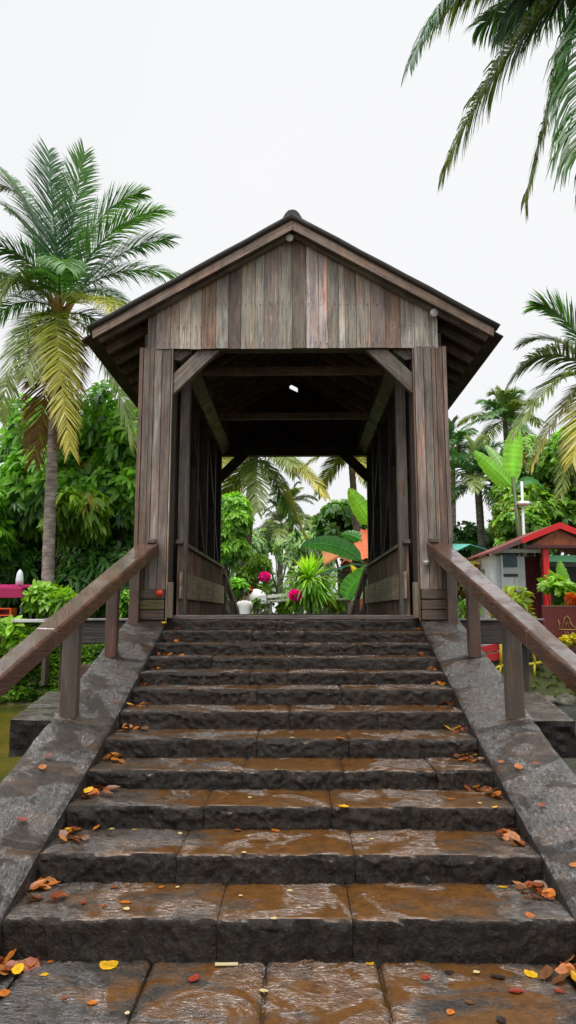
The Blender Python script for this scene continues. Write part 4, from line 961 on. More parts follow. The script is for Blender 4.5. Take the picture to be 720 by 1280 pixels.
shrub('yellow flowering clump under the red panel', 712, 800, 16.9, (12, 7), 70, .12, .06, ((.35, .33, .02), (.75, .62, .02)), 48, ground=.8)
shrub('low mixed planting with orange leaves by the white table in the bridge opening', 415, 757, 19.2, (16, 7), 90, .16, .07, LG, 49, accent=(.65, .2, .02), accf=.3)
shrub('lime green clump under the white table top in the bridge opening', 358, 760, 19.4, (16, 8), 90, .16, .07, LG, 50)
shrub('green potted shrub between the white seats in the bridge opening', 327, 756, 19.2, (10, 9), 80, .13, .06, ((.04, .12, .02), (.2, .36, .05)), 51)
shrub('dark green bush at the foot of the handrail beyond the bridge', 296, 735, 20.2, (12, 18), 140, .16, .07, BR, 52)

# bank planting on the left (ground cover) and mossy rocks on the right
n = 3800; xs_ = RNG.uniform(-9, -1.9, n); ys_ = RNG.uniform(14.9, 17.6, n)
hs = np.array([height(a, b) for a, b in zip(xs_, ys_)]); k_ = hs > WZ - .02
cen = np.stack([xs_, ys_, hs + RNG.uniform(0, .16, n)], 1)[k_]
nl_ = 6; P0 = np.repeat(cen, nl_, 0); D_ = rnd_dirs(len(P0)); D_[:, 2] = np.abs(D_[:, 2]) * .8 + .1
tt = np.repeat(np.array([noise.noise(V(p * 1.6)) for p in cen]) * .9 + .45, nl_) + RNG.normal(0, .15, len(P0))
v, f, c = leaves(P0, D_, np.tile([0, 0, 1.0], (len(P0), 1)) + rnd_dirs(len(P0)) * .3, RNG.uniform(.09, .2, len(P0)), RNG.uniform(.05, .09, len(P0)), leaf_cols(len(P0), (.03, .09, .012), (.2, .38, .03), tt), .2, .4)
o = np_mesh('ground_cover', v, f, c, M['leaf']); tag(o, 'bright green creeping plants covering the far canal bank on the left', 'ground cover', None, 'stuff')
n = 900; xs_ = RNG.uniform(2.1, 9, n); ys_ = RNG.uniform(15.5, 17.6, n); hs = np.array([height(a, b) for a, b in zip(xs_, ys_)]); k_ = hs > WZ - .02
cen = np.stack([xs_, ys_, hs + .05], 1)[k_]; P0 = np.repeat(cen, 6, 0); D_ = rnd_dirs(len(P0)); D_[:, 2] = np.abs(D_[:, 2]) * .8
v, f, c = leaves(P0, D_, np.tile([0, 0, 1.0], (len(P0), 1)) + rnd_dirs(len(P0)) * .3, RNG.uniform(.05, .14, len(P0)), RNG.uniform(.03, .06, len(P0)), leaf_cols(len(P0), (.05, .08, .012), (.2, .24, .05), RNG.random(len(P0))), .2, .4)
o = np_mesh('moss', v, f, c, M['leaf']); tag(o, 'mossy weeds growing among the bank rocks on the right', 'moss', None, 'stuff')
for i in range(26):
    x = 2.4 + i * .17 + random.uniform(-.1, .1) if i < 16 else random.uniform(3.4, 6.2); y = 15.75 + random.uniform(-.15, .2) if i < 16 else random.uniform(15.9, 16.5)
    mb = MB(); r = random.uniform(.1, .24); mb.ball((0, 0, 0), (r * 1.3, r, r * .75), random.choice([(.1, .095, .06), (.13, .12, .09), (.07, .08, .035)]), 14, 10, .5)
    o = mb.build('bank_rock', M['rock']); o.location = (x, y, max(height(x, y), WZ) + r * .25); o.rotation_euler = (0, 0, random.uniform(0, 6))
    tag(o, 'small mossy brown rock along the right canal bank', 'rock', 'mossy rocks along the right bank')

# banana plants -------------------------------------------------------
def banana_leaf(root, p0, p1, p2, wid, col, n=26, flap=.2, sidehint=None):
    p0, p1, p2 = (np.array(q, float) for q in (p0, p1, p2)); C = bez(p0, p1, p2, n + 1); T = np.gradient(C, axis=0); T /= np.linalg.norm(T, axis=1, keepdims=True)
    ref = np.array(sidehint if sidehint is not None else (1, 0, 0), float); vs = []; cs = []; fs = []; rg = random.Random(int(abs(p2[0] * 100)))
    for i in range(n + 1):
        t = i / n; w_ = wid * (math.sin(min(1, max(0, (t - .1) / .9)) ** .75 * math.pi) ** .55 if t > .1 else .04); w_ = max(w_, wid * .03)
        s = ref - T[i] * (ref @ T[i]); s /= np.linalg.norm(s); nn = np.cross(s, T[i])
        for k, u in enumerate((-1, -.5, 0, .5, 1)):
            wob = .05 * wid * math.sin(i * 1.9 + u * 3) * abs(u); tear = 1 - (.10 * rg.random() if abs(u) == 1 else 0)
            p = C[i] + s * w_ * .5 * u * tear + nn * (-(flap * abs(u) ** 1.5 * w_) + wob); vs.append(tuple(p))
            cc = np.array(col) * (1.35 if u == 0 else 1) * (.88 + .24 * (i % 2)) * rg.uniform(.92, 1.08); cs.append(tuple(cc))
    for i in range(n):
        for k in range(4): a = i * 5 + k; fs.append((a, a + 1, a + 6, a + 5))
    mb = MB(); mb.add(vs, fs, cs, None, True)
    mb.tube([V(c) for c in C[::3]], [.028 * (1 - .8 * j / len(C[::3])) for j in range(len(C[::3]))], 5, tuple(x * 1.5 for x in col)); return mb.build('leaf', M['banana'], root)
def banana_stem(root, a, b, r=.11, col=(.12, .16, .05)):
    mb = MB(); a = V(a); b = V(b); mb.tube([a, a.lerp(b, .5), b], [r, r * .8, r * .45], 10, col); mb.build('stem', M['leaf'], root)
BG = (.2, .46, .04); BD = (.06, .22, .045)
# right: upright leaves above the lamp pole
Db = 23; c = P(641, 596, Db); b0 = V((c.x + .4, c.y, GZ))
t = at_root('banana_plant', 'tall banana plant with two upright lime leaves above the kiosk', 'banana plant', b0); banana_stem(t, b0, c, .13)
banana_leaf(t, c - V((0, 0, .4)), P(640, 565, Db), P(647, 532, Db), 27 * Db / F, (.26, .58, .05), flap=.12)
banana_leaf(t, c - V((0, 0, .4)), P(625, 592, Db - .2), P(592, 563, Db - .3), 24 * Db / F, (.22, .50, .06), flap=.25, sidehint=(.5, 0, 1))
banana_leaf(t, c - V((0, 0, .5)), P(630, 578, Db + .3), P(606, 556, Db + .6), 16 * Db / F, (.30, .48, .2), flap=.2, sidehint=(.6, 0, 1))
banana_leaf(t, c - V((0, 0, .6)), P(660, 590, Db + .3), P(680, 612, Db + .6), 16 * Db / F, BD, flap=.2, sidehint=(0, 1, 1))
# right: broad leaves behind the kiosk post
Db = 18.6; b0 = P(722, 800, Db); b0.z = GZ
t = at_root('banana_plant', 'banana plant with broad pale veined leaves right of the red kiosk post', 'banana plant', b0); c = P(722, 765, Db); banana_stem(t, b0, c, .09)
for a, e, w_, cl_ in (((705, 720, 0), (700, 700, .1), 20, BG), ((712, 728, -.2), (690, 760, -.4), 26, (.10, .26, .09)), ((720, 715, .1), (714, 745, -.6), 26, (.16, .34, .14)), ((740, 700, .2), (765, 720, .2), 24, BG), ((700, 745, -.3), (684, 722, -.2), 16, BD)):
    banana_leaf(t, c, P(a[0], a[1], Db + a[2]), P(e[0], e[1], Db + e[2]), w_ * Db / F, cl_, flap=.2, sidehint=(.8, .3, .5))
# through the bridge, right side
Db = 20.0; b0 = P(470, 800, Db); b0.z = GZ; c = P(464, 722, Db)
t = at_root('banana_plant', 'banana plant with large dark drooping leaf across the right of the bridge opening', 'banana plant', b0); banana_stem(t, b0, c, .12)
banana_leaf(t, P(456, 706, Db - .2), P(425, 672, Db - .3), P(376, 682, Db - .6), 24 * Db / F, (.06, .2, .06), flap=.15, sidehint=(0, -.4, 1))
mb = MB(); mb.tube([c, P(459, 712, Db - .1), P(456, 706, Db - .2)], [.05, .04, .03], 6, (.2, .3, .06)); mb.tube([c, P(470, 690, Db + .2), P(465, 655, Db + .1)], [.05, .035, .03], 6, (.2, .3, .06)); mb.build('leaf_stalk', M['leaf'], t)
banana_leaf(t, P(467, 658, Db), P(455, 640, Db), P(436, 610, Db), 27 * Db / F, (.2, .44, .03), flap=.15, sidehint=(1, 0, .5))
banana_leaf(t, c, P(482, 655, Db + .3), P(486, 600, Db + .5), 24 * Db / F, (.15, .38, .03), flap=.15)
banana_leaf(t, P(452, 676, Db + 1.4), P(444, 668, Db + 1.5), P(426, 668, Db + 1.7), 17 * Db / F, BD, flap=.2, sidehint=(0, 0, 1))
t2 = P(438, 748, Db - 1.2); b1 = V((t2.x + .15, t2.y, GZ))
t = at_root('banana_plant', 'young banana plant with one round bright leaf beside the far right handrail', 'banana plant', b1); banana_stem(t, b1, P(440, 752, Db - 1.2), .05)
banana_leaf(t, P(432, 752, Db - 1.2), P(436, 735, Db - 1.2), P(462, 708, Db - 1.3), 27 * Db / F, (.10, .32, .05), flap=.12, sidehint=(1, 0, .6))
banana_leaf(t, P(440, 752, Db - 1.2), P(452, 735, Db - 1.1), P(472, 722, Db - 1.1), 17 * Db / F, (.3, .42, .32), flap=.12, sidehint=(1, 0, .6))
banana_leaf(t, P(440, 752, Db - 1.0), P(455, 722, Db - 1.0), P(438, 706, Db - 1.0), 11 * Db / F, (.75, .55, .02), flap=.12, sidehint=(0, 0, 1))

# spiky strap-leafed plant in the middle of the opening
c = P(387, 726, 19.0); root = at_root('dracaena', 'large spiky lime green strap leafed plant in the middle of the bridge opening', 'plant', (c.x, c.y, GZ))
mb = MB(); mb.tube([V((c.x, c.y, GZ)), c], [.09, .07], 8, (.12, .09, .05)); mb.build('stem', M['bark'], root)
Vv = []; Q = []; Cc = []; b = 0
for i in range(420):
    d = rnd_dirs(1)[0]; d[2] = d[2] * .9 + .12; d /= np.linalg.norm(d); ln = random.uniform(.6, 1.0) * 1.05
    p0 = np.array(c) + d * .06; p1 = p0 + d * ln * .6; p2 = p0 + d * ln * .95 + np.array([0, 0, -ln * (.12 + .35 * (1 - abs(d[2])))])
    C_ = bez(p0, p1, p2, 6); s = np.cross(d, [0, 0, 1.0]); s /= np.linalg.norm(s) + 1e-6; ws = [.02, .032, .036, .032, .022, .002]
    for q, w_ in zip(C_, ws): Vv += [q - s * w_, q + s * w_]
    for k in range(5): Q.append([b + 2 * k, b + 2 * k + 1, b + 2 * k + 3, b + 2 * k + 2])
    cc = np.array((.2, .44, .03)) * (1 - max(0, d[2])) + np.array((.5, .75, .07)) * max(0, d[2]); cc = cc * random.uniform(.6, 1.25); Cc += [cc] * 12; b += 12
np_mesh('leaf_rosette', np.array(Vv), [np.array(Q)], np.array(Cc), M['leaf'], root)

# magenta flower heads
def flower(label, px, py, D, rpx, gcol):
    c = P(px, py, D); root = at_root('bougainvillea', label, 'flower', (c.x, c.y, GZ)); r = rpx * D / F
    mb = MB(); mb.tube([V((c.x + .1, c.y, GZ)), V((c.x + .05, c.y, c.z - .3)), c], [.02, .012, .008], 6, (.07, .14, .03)); mb.build('stem', M['bark'], root)
    n = 120; d = rnd_dirs(n); v, f, cc = leaves(np.array(c) + d * r * .35 * np.array([1.3, 1, .9]), d, rnd_dirs(n), np.full(n, r * .75), np.full(n, r * .7), np.array(gcol) * RNG.uniform(.7, 1.05, (n, 1)), .3, .1)
    np_mesh('petals', v, f, cc, M['petal'], root)
    n = 24; d = rnd_dirs(n); v, f, cc = leaves(np.array(c) + np.array([0, 0, -.25]), d, rnd_dirs(n), np.full(n, .22), np.full(n, .08), leaf_cols(n, (.05, .14, .02), (.2, .36, .03), RNG.random(n)), .2, .2); np_mesh('leaves', v, f, cc, M['leaf'], root)
flower('upper magenta flower head floating above the white garden table', 331, 721, 18.6, 7, (.95, .02, .50))
flower('lower magenta flower head in front of the white table', 370, 744, 18.4, 8.5, (.95, .02, .55))

# ------------------------------------------------------------------ garden furniture beyond the bridge
t0 = P(350, 750, 19.4)
t = at_root('garden_table', 'long white garden table with a thin top seen through the bridge', 'table', (P(400, 750, 19.3).x, 19.3, GZ))
a = P(334, 752.5, 19.3); b_ = P(441, 750, 19.3); mb = MB(); mb.hexa([(a.x, 19.0, a.z), (b_.x, 19.0, b_.z), (b_.x, 19.0, b_.z + .045), (a.x, 19.0, a.z + .045)], (0, .7, 0), (.62, .6, .54)); mb.build('table_top', M['paint'], t, .005)
for x in (a.x + .1, (a.x + b_.x) / 2, b_.x - .1):
    for y in (19.08, 19.6): mb = MB(); mb.bar((x, y, GZ - .1), (x, y, a.z), .05, .05, (1, 0, 0), (.35, .33, .3)); mb.build('leg', M['paint'], t)
a = P(323, 747, 20.3); b_ = P(362, 743, 20.3)
t = at_root('garden_bench', 'white slatted bench back behind the white garden table', 'bench', ((a.x + b_.x) / 2, 20.3, GZ))
mb = MB(); mb.bar(a, b_, .09, .06, (0, 0, 1), (.75, .75, .72)); mb.bar(a - V((0, 0, .16)), b_ - V((0, 0, .16)), .07, .04, (0, 0, 1), (.6, .6, .55)); mb.build('backrest', M['paint'], t)
mb = MB(); mb.box(a.x, b_.x, 19.95, 20.3, GZ + .43, GZ + .48, (.6, .6, .56)); mb.build('seat', M['paint'], t)
for x in (a.x + .05, b_.x - .05): mb = MB(); mb.bar((x, 20.32, GZ - .1), (x, 20.32, a.z), .06, .06, (1, 0, 0), (.5, .5, .46)); mb.build('leg', M['paint'], t); mb = MB(); mb.bar((x, 20.0, GZ - .1), (x, 20.0, GZ + .43), .06, .06, (1, 0, 0), (.5, .5, .46)); mb.build('leg', M['paint'], t)
# white domed umbrella-like shade
c = P(320, 752, 20.8); t = at_root('garden_parasol', 'white rounded parasol behind the person in the white shirt', 'parasol', (c.x, c.y, GZ))
mb = MB(); vs = []; nU, nV = 16, 6; cc = P(320, 747, 20.8)
for j in range(nV + 1):
    r_ = .33 * math.sin(j / nV * math.pi / 2); z_ = .42 * math.cos(j / nV * math.pi / 2) - .1
    for i in range(nU): vs.append((cc.x + r_ * math.cos(i * 2 * math.pi / nU) * (1 + .04 * (i % 2)), cc.y + r_ * math.sin(i * 2 * math.pi / nU), cc.z + z_ * .8 - (.03 * (i % 2) if j == nV else 0)))
mb.add(vs, [(j * nU + i, j * nU + (i + 1) % nU, (j + 1) * nU + (i + 1) % nU, (j + 1) * nU + i) for j in range(nV) for i in range(nU)], g(.8), None, True); mb.build('canopy', M['cloth'], t)
mb = MB(); mb.tube([(c.x, c.y, GZ - .1), (cc.x, cc.y, cc.z + .2)], .02, 8, g(.6)); mb.build('pole', M['metal'], t)
n = 60; d = rnd_dirs(n); c = P(311, 737, 20.2); root = at_root('red_flower', 'small red flower head above the black haired person', 'flower', (c.x, c.y, GZ))
v, f, c_ = leaves(np.array(c) + d * .05, d, rnd_dirs(n), np.full(n, .1), np.full(n, .08), np.array((.6, .03, .02)) * RNG.uniform(.5, 1.2, (n, 1)), .3, .1); np_mesh('petals', v, f, c_, M['petal'], root)
mb = MB(); mb.tube([V((c.x, c.y, GZ - .1)), c], [.015, .008], 6, (.07, .14, .03)); mb.build('stem', M['bark'], root)

# a person in a white shirt, standing with the back to the bridge
def person(label, x, y, z0, s=1.0, rot=0):
    root = at_root('person', label, 'person', (x, y, z0))
    J = dict(pel=(0, 0, .93), sp=(0, .01, 1.12), ch=(0, 0, 1.34), nk=(0, .0, 1.47), hb=(0, -.01, 1.55), hd=(0, -.01, 1.64),
             ls=(-.17, 0, 1.40), le=(-.24, .02, 1.12), lw=(-.22, -.12, .92), rs=(.17, 0, 1.40), re=(.24, .02, 1.12), rw=(.22, -.12, .92),
             lh=(-.09, 0, .88), lk=(-.10, -.01, .48), la=(-.10, .02, .08), lt=(-.11, -.14, .03), rh=(.09, 0, .88), rk=(.10, -.01, .48), ra=(.10, .02, .08), rt=(.11, -.14, .03))
    E_ = [('pel', 'sp'), ('sp', 'ch'), ('ch', 'nk'), ('nk', 'hb'), ('hb', 'hd'), ('ch', 'ls'), ('ls', 'le'), ('le', 'lw'), ('ch', 'rs'), ('rs', 're'), ('re', 'rw'), ('pel', 'lh'), ('lh', 'lk'), ('lk', 'la'), ('la', 'lt'), ('pel', 'rh'), ('rh', 'rk'), ('rk', 'ra'), ('ra', 'rt')]
    Rr = dict(pel=(.15, .11), sp=(.125, .095), ch=(.15, .10), nk=(.055, .055), hb=(.07, .075), hd=(.085, .10), ls=(.06, .06), le=(.042, .042), lw=(.028, .03), rs=(.06, .06), re=(.042, .042), rw=(.028, .03),
              lh=(.09, .09), lk=(.06, .06), la=(.04, .04), lt=(.035, .03), rh=(.09, .09), rk=(.06, .06), ra=(.04, .04), rt=(.035, .03))
    # hands with fingers
    for sd, wn in ((-1, 'lw'), (1, 'rw')):
        w0 = V(J[wn]); pm = w0 + V((0, -.05, -.06)); J[wn + 'p'] = tuple(pm); Rr[wn + 'p'] = (.03, .02); E_.append((wn, wn + 'p'))
        for k in range(4):
            b0 = pm + V((sd * (-.022 + .015 * k), -.02, -.03)); nm = f'{wn}{k}'; J[nm] = tuple(b0 + V((0, -.02, -.02))); J[nm + 't'] = tuple(b0 + V((0, -.02, -.055 + .006 * abs(k - 1)))); Rr[nm] = (.009, .009); Rr[nm + 't'] = (.007, .007); E_ += [(wn + 'p', nm), (nm, nm + 't')]
        nm = wn + 'th'; J[nm] = tuple(pm + V((-sd * .035, -.02, -.01))); Rr[nm] = (.01, .01); E_.append((wn + 'p', nm))
    ks = list(J); me = bpy.data.meshes.new('body'); me.from_pydata([tuple(V(J[k]) * s) for k in ks], [(ks.index(a), ks.index(b)) for a, b in E_], [])
    o = bpy.data.objects.new('body', me); COL.objects.link(o); o.parent = root
    sk = o.modifiers.new('skin', 'SKIN'); sv = me.skin_vertices[0].data if me.skin_vertices else None
    if sv is None:
        bm = __import__('bmesh').new(); bm.from_mesh(me); bm.verts.layers.skin.verify(); bm.to_mesh(me); bm.free(); sv = me.skin_vertices[0].data
    for i, k in enumerate(ks): sv[i].radius = (Rr[k][0] * s, Rr[k][1] * s); sv[i].use_root = (k == 'pel')
    ss = o.modifiers.new('sub', 'SUBSURF'); ss.levels = 1; ss.render_levels = 2
    ca = me.color_attributes.new('Col', 'FLOAT_COLOR', 'POINT'); ca.data.foreach_set('color', np.tile([.32, .18, .11, 1], (len(ks), 1)).astype(np.float32).ravel())
    msk = bpy.data.materials.new('skin_plain'); msk.use_nodes = True; msk.node_tree.nodes['Principled BSDF'].inputs['Base Color'].default_value = (.3, .17, .1, 1); me.materials.append(msk)
    H = V((0, -.01, 1.64)); O = V((x, y, z0))
    mb = MB(); mb.ball(O + (H + V((0, .018, .03))) * s, V((.10, .112, .118)) * s, (.012, .01, .009), 16, 10, .08); mb.ball(O + (H + V((0, .085, -.1))) * s, V((.075, .05, .15)) * s, (.012, .01, .009), 12, 8, .1); mb.build('hair', M['hair'], root)
    # face features
    mb = MB(); mb.ball(O + (H + V((0, -.105, -.01))) * s, V((.012, .02, .02)) * s, (.3, .17, .1), 8, 6); mb.build('nose', M['skin'], root)
    for sd in (-1, 1):
        mb = MB(); mb.ball(O + (H + V((sd * .032, -.092, .015))) * s, V((.012, .008, .008)) * s, (.03, .02, .02), 8, 6); mb.build('eye', M['skin'], root)
        mb = MB(); mb.ball(O + (H + V((sd * .098, .01, 0))) * s, V((.012, .02, .032)) * s, (.3, .17, .1), 8, 6); mb.build('ear', M['skin'], root)
    mb = MB(); mb.ball(O + (H + V((0, -.098, -.05))) * s, V((.022, .008, .006)) * s, (.25, .08, .06), 8, 6); mb.build('mouth', M['skin'], root)
    # shirt: loose lathe around the torso plus sleeves
    mb = MB(); secs = [(.86, .19, .14), (.95, .185, .14), (1.1, .165, .125), (1.25, .18, .13), (1.36, .19, .13), (1.42, .17, .11), (1.46, .075, .075)]; vs = []; nU = 20
    for (z, a_, b_) in secs:
        for i in range(nU): th = i * 2 * math.pi / nU; k = 1 + .03 * math.sin(th * 5 + z * 9); vs.append(tuple(O + V((a_ * k * math.cos(th), b_ * k * math.sin(th), z)) * s))
    mb.add(vs, [(j * nU + i, j * nU + (i + 1) % nU, (j + 1) * nU + (i + 1) % nU, (j + 1) * nU + i) for j in range(len(secs) - 1) for i in range(nU)], g(.78), None, True)
    for sd in (-1, 1): mb.tube([O + V((sd * .13, 0, 1.40)) * s, O + V((sd * .19, .005, 1.34)) * s, O + V((sd * .232, .015, 1.18)) * s], [.07 * s, .072 * s, .062 * s], 12, g(.78))
    mb.build('shirt', M['cloth'], root)
    mb = MB()
    for sd in (-1, 1): mb.tube([O + V((sd * .08, 0, .96)) * s, O + V((sd * .09, 0, .8)) * s, O + V((sd * .10, 0, .48)) * s, O + V((sd * .10, .01, .1)) * s], [.115 * s, .108 * s, .08 * s, .07 * s], 14, (.03, .035, .06))
    mb.build('trousers', M['cloth'], root)
    return root
c = P(306, 745, 19.6); person('dark haired person in a loose white shirt beyond the far end of the bridge', c.x, 19.6, GZ - .02, .92)

# tiled house seen through the bridge
def house(label, px0, px1, D, eave_y, apex_y, wall, roofc):
    x0 = P(px0, 700, D).x; x1 = P(px1, 700, D).x; ze = P(px0, eave_y, D).z; za = P(px0, apex_y, D).z; xm = (x0 + x1) / 2; root = at_root('tiled_house', label, 'house', (xm, D + 1.5, GZ))
    mb = MB(); mb.box(x0 + .3, x1 - .3, D + .4, D + 3.6, GZ - .2, ze + .05, wall); mb.build('wall', M['paint'], root)
    mb = MB(); mb.box(xm - 1.3, xm - .6, D + .37, D + .39, GZ, ze - .5, (.05, .03, .02)); mb.build('door', M['paint'], root)
    mb = MB(); mb.box(xm + .1, xm + 1.0, D + .37, D + .39, GZ + .9, ze - .4, (.03, .03, .035)); mb.build('window', M['paint'], root)
    # hipped roof with courses of curved tiles
    rows = 16
    for sgn in (-1, 1):
        mb = MB(); vs = []; nx_ = 120
        for j in range(rows * 3 + 1):
            t = j / (rows * 3); step = (j % 3) / 3 * .05
            for i in range(nx_ + 1):
                u = i / nx_; xl = x0 - .2 + ((x0 + .7) - x0) * t; xr = x1 + .2 - (x1 - (x1 - .7)) * t
                x = xl + (xr - xl) * u; y = (D + .1 if sgn < 0 else D + 3.9) + (-sgn) * 1.9 * t; z = ze + (za - ze) * t + .03 * math.sin(x * 2 * math.pi / .24) + .05 - step
                vs.append((x, y, z))
        K = nx_ + 1; fs = [(j * K + i, j * K + i + 1, (j + 1) * K + i + 1, (j + 1) * K + i) for j in range(rows * 3) for i in range(nx_)]
        mb.add(vs, fs, [tuple(np.array(roofc) * (.65 + .5 * ((k // K) % 3) / 2)) for k in range(len(vs))], None, False); mb.build('roof', M['tile'], root)
    mb = MB()
    for (xa, xb) in ((x0 - .2, x0 + .7), (x1 + .2, x1 - .7)):
        mb.add([(xa, D + .1, ze + .03), (xa, D + 3.9, ze + .03), (xb, D + 2, za + .03)], [(0, 1, 2)], roofc)
    mb.build('hip_end', M['tile'], root)
    return root
house('low house with a bright orange tiled hip roof at the right of the bridge opening', 440, 560, 24, 700, 655, (.30, .10, .05), (.8, .19, .06))
# green awning hut with orange wall
t = at_root('garden_hut', 'small orange walled hut with a green awning edge behind the spiky plant', 'hut', (P(428, 745, 21.5).x, 22, GZ))
a = P(412, 735, 21.5); b_ = P(460, 735, 21.5); mb = MB(); mb.box(a.x + .4, b_.x, 21.6, 23.2, GZ - .1, P(412, 712, 21.5).z, (.38, .09, .03)); mb.build('wall', M['paint'], t)
mb = MB(); mb.box(a.x + .25, a.x + .62, 21.55, 21.585, GZ, P(412, 714, 21.5).z, (.02, .015, .012)); mb.build('door', M['paint'], t)
mb = MB(); q0 = P(405, 717, 21.2); q1 = P(442, 706, 21.2); q2 = P(466, 710, 21.2)
mb.hexa([q0, q1, q1 + V((0, 0, .06)), q0 + V((0, 0, .06))], (0, 2.2, .1), (.04, .17, .11)); mb.hexa([q1, q2, q2 + V((0, 0, .06)), q1 + V((0, 0, .06))], (0, 2.2, .1), (.04, .15, .10)); mb.build('awning', M['paint'], t)
mb = MB(); q0 = P(405, 707, 22.0); q1 = P(424, 697, 22.0); q2 = P(440, 704, 22.0); mb.hexa([q0, q1, q1 + V((0, 0, .07)), q0 + V((0, 0, .07))], (0, 1.8, .6), (.55, .2, .06)); mb.hexa([q1, q2, q2 + V((0, 0, .07)), q1 + V((0, 0, .07))], (0, 1.8, .6), (.5, .2, .08)); mb.build('roof', M['tile'], t)

# ------------------------------------------------------------------ kiosk with red roof, right
DK_ = 20.0
def K(px, py, D=DK_): return P(px, py, D)
kx0 = K(617, 700).x; kx1 = K(770, 700).x; ze = K(620, 692).z; za = K(697, 657).z; xm = K(697, 700).x; xl = K(611, 690).x; xr = 2 * xm - xl
t = at_root('kiosk', 'small grey white kiosk with a bright red gable roof and red corner post', 'kiosk', (xm, DK_ + 1.2, GZ))
mb = MB(); mb.box(kx0, kx0 + .10, DK_ + .35, DK_ + 2.6, GZ - .1, ze - .02, (.76, .80, .86)); mb.box(kx0 + .104, K(661, 700).x, DK_ + .36, DK_ + .45, GZ - .1, ze - .05, (.68, .73, .79)); mb.box(kx0 + .104, xr - .35, DK_ + 2.5, DK_ + 2.6, GZ - .1, ze - .02, (.3, .3, .3)); mb.build('wall', M['paint'], t, .004)
for (a_, b_) in ((617, 624), (630, 632.5)):
    mb = MB(); mb.box(K(a_, 700).x, K(b_, 700).x, DK_ + .31, DK_ + .345, GZ, ze - .02, (.82, .86, .92)); mb.build('pilaster', M['paint'], t, .004)
f_ = MB(); x0, x1, z0, z1 = K(630, 700).x + .03, K(651, 700).x, K(640, 708).z, K(640, 689).z; yy = DK_ + .33
f_.box(x0, x1, yy, yy + .02, z0, z1, (.03, .08, .12)); wp = f_.build('window', M['metal'], t)
f_ = MB(); f_.box(x0 - .03, x1 + .0, yy - .02, yy - .003, z0 - .07, z0, (.6, .62, .64)); f_.box((x0 + x1) / 2 - .01, (x0 + x1) / 2 + .01, yy - .015, yy - .003, z0, z1, (.12, .2, .26)); f_.build('frame', M['paint'], wp)
mb = MB(); mb.box(x0, x1, yy - .01, yy + .02, K(640, 720).z, K(640, 716.5).z, (.04, .03, .03)); mb.build('shelf_slot', M['paint'], t)
mb = MB(); mb.box(x0 + .01, x1, yy, yy + .025, GZ, K(640, 721).z, (.78, .83, .9)); mb.box((x0 + x1) / 2 + .12, (x0 + x1) / 2 + .13, yy - .004, yy, GZ, K(640, 721).z, (.1, .1, .12)); mb.build('lower_panel', M['paint'], t)
mb = MB(); xa = K(653, 700).x; xb = K(680, 700).x; nn = 40; vs = []
for i in range(nn + 1):
    x = xa + (xb - xa) * i / nn; yo = .03 * math.sin(i * 1.35) + .01 * math.sin(i * 3.1)
    vs += [(x, DK_ + .40 + yo, GZ), (x, DK_ + .40 + yo * .8, ze - .06)]
mb.add(vs, [(2 * i, 2 * i + 2, 2 * i + 3, 2 * i + 1) for i in range(nn)], (.09, .02, .022), None, True); mb.build('curtain', M['cloth'], t)
mb = MB(); mb.box(xb + .02, xr - .5, DK_ + 1.2, DK_ + 1.25, GZ, ze - .3, (.02, .02, .018)); mb.build('interior_shade_sheet', M['paint'], t)  # near-black sheet painting the shade inside the kiosk
mb = MB(); px_ = K(681, 700).x; mb.box(px_ - .085, px_ + .085, DK_ - .12, DK_ + .05, GZ - .05, K(681, 683).z, (.8, .02, .025)); mb.build('post', M['paint'], t, .008)
mb = MB(); mb.box(xr - .45, xr - .3, DK_ - .12, DK_ + .05, GZ - .05, ze - .05, (.62, .015, .02)); mb.build('post', M['paint'], t, .008)
# roof
for sgn in (-1, 1):
    e = V((xl if sgn < 0 else xr, DK_ - .3, ze)); a_ = V((xm, DK_ - .3, za)); mb = MB(); mb.hexa([a_, e, e + V((0, 0, .05)), a_ + V((0, 0, .05))], (0, 3.2, 0), (.25, .05, .045)); mb.build('roof', M['tile'], t)
    mb = MB(); lowcut = .44 if sgn < 0 else .05
    m_ = a_.lerp(e, 1 - lowcut) ; off = V((0, -.032, 0)); mb.hexa([a_ + off - V((0, 0, .12)), m_ + off - V((0, 0, .10)), m_ + off + V((0, 0, .06)), a_ + off + V((0, 0, .06))], (0, .03, 0), (.8, .02, .02)); mb.build('fascia', M['paint'], t)
    if sgn < 0:
        mb = MB(); mb.hexa([m_ + off - V((0, 0, .08)), e + off - V((0, 0, .07)), e + off + V((0, 0, .055)), m_ + off + V((0, 0, .055))], (0, .03, 0), (.16, .07, .075)); mb.build('old_fascia', M['paint'], t)
mb = MB(); gx = K(662, 690).x; zt = za - .12; zb = K(680, 682).z
mb.add([(gx, DK_ - .2, zb), (xm + (xm - gx), DK_ - .2, zb), (xm, DK_ - .2, zt)], [(0, 1, 2)], (.42, .11, .04)); mb.build('gable_panel', M['wood'], t)
mb = MB(); mb.box(K(655, 690).x, xr - .1, DK_ - .24, DK_ - .205, zb - .09, zb - .005, (.10, .025, .03)); mb.box(kx0, K(681, 690).x, DK_ + .0, DK_ + .03, K(640, 690).z - .02, K(640, 690).z + .09, (.5, .52, .5)); mb.build('gable_beam', M['paint'], t)
mb = MB(); q = K(683, 697); mb.hexa([(q.x, DK_ - .1, q.z - .12), (xr - .2, DK_ - .1, q.z - .16), (xr - .2, DK_ - .1, q.z + .06), (q.x, DK_ - .1, q.z + .06)], (0, .03, 0), (.12, .38, .2)); mb.build('sign_board', M['paint'], t)
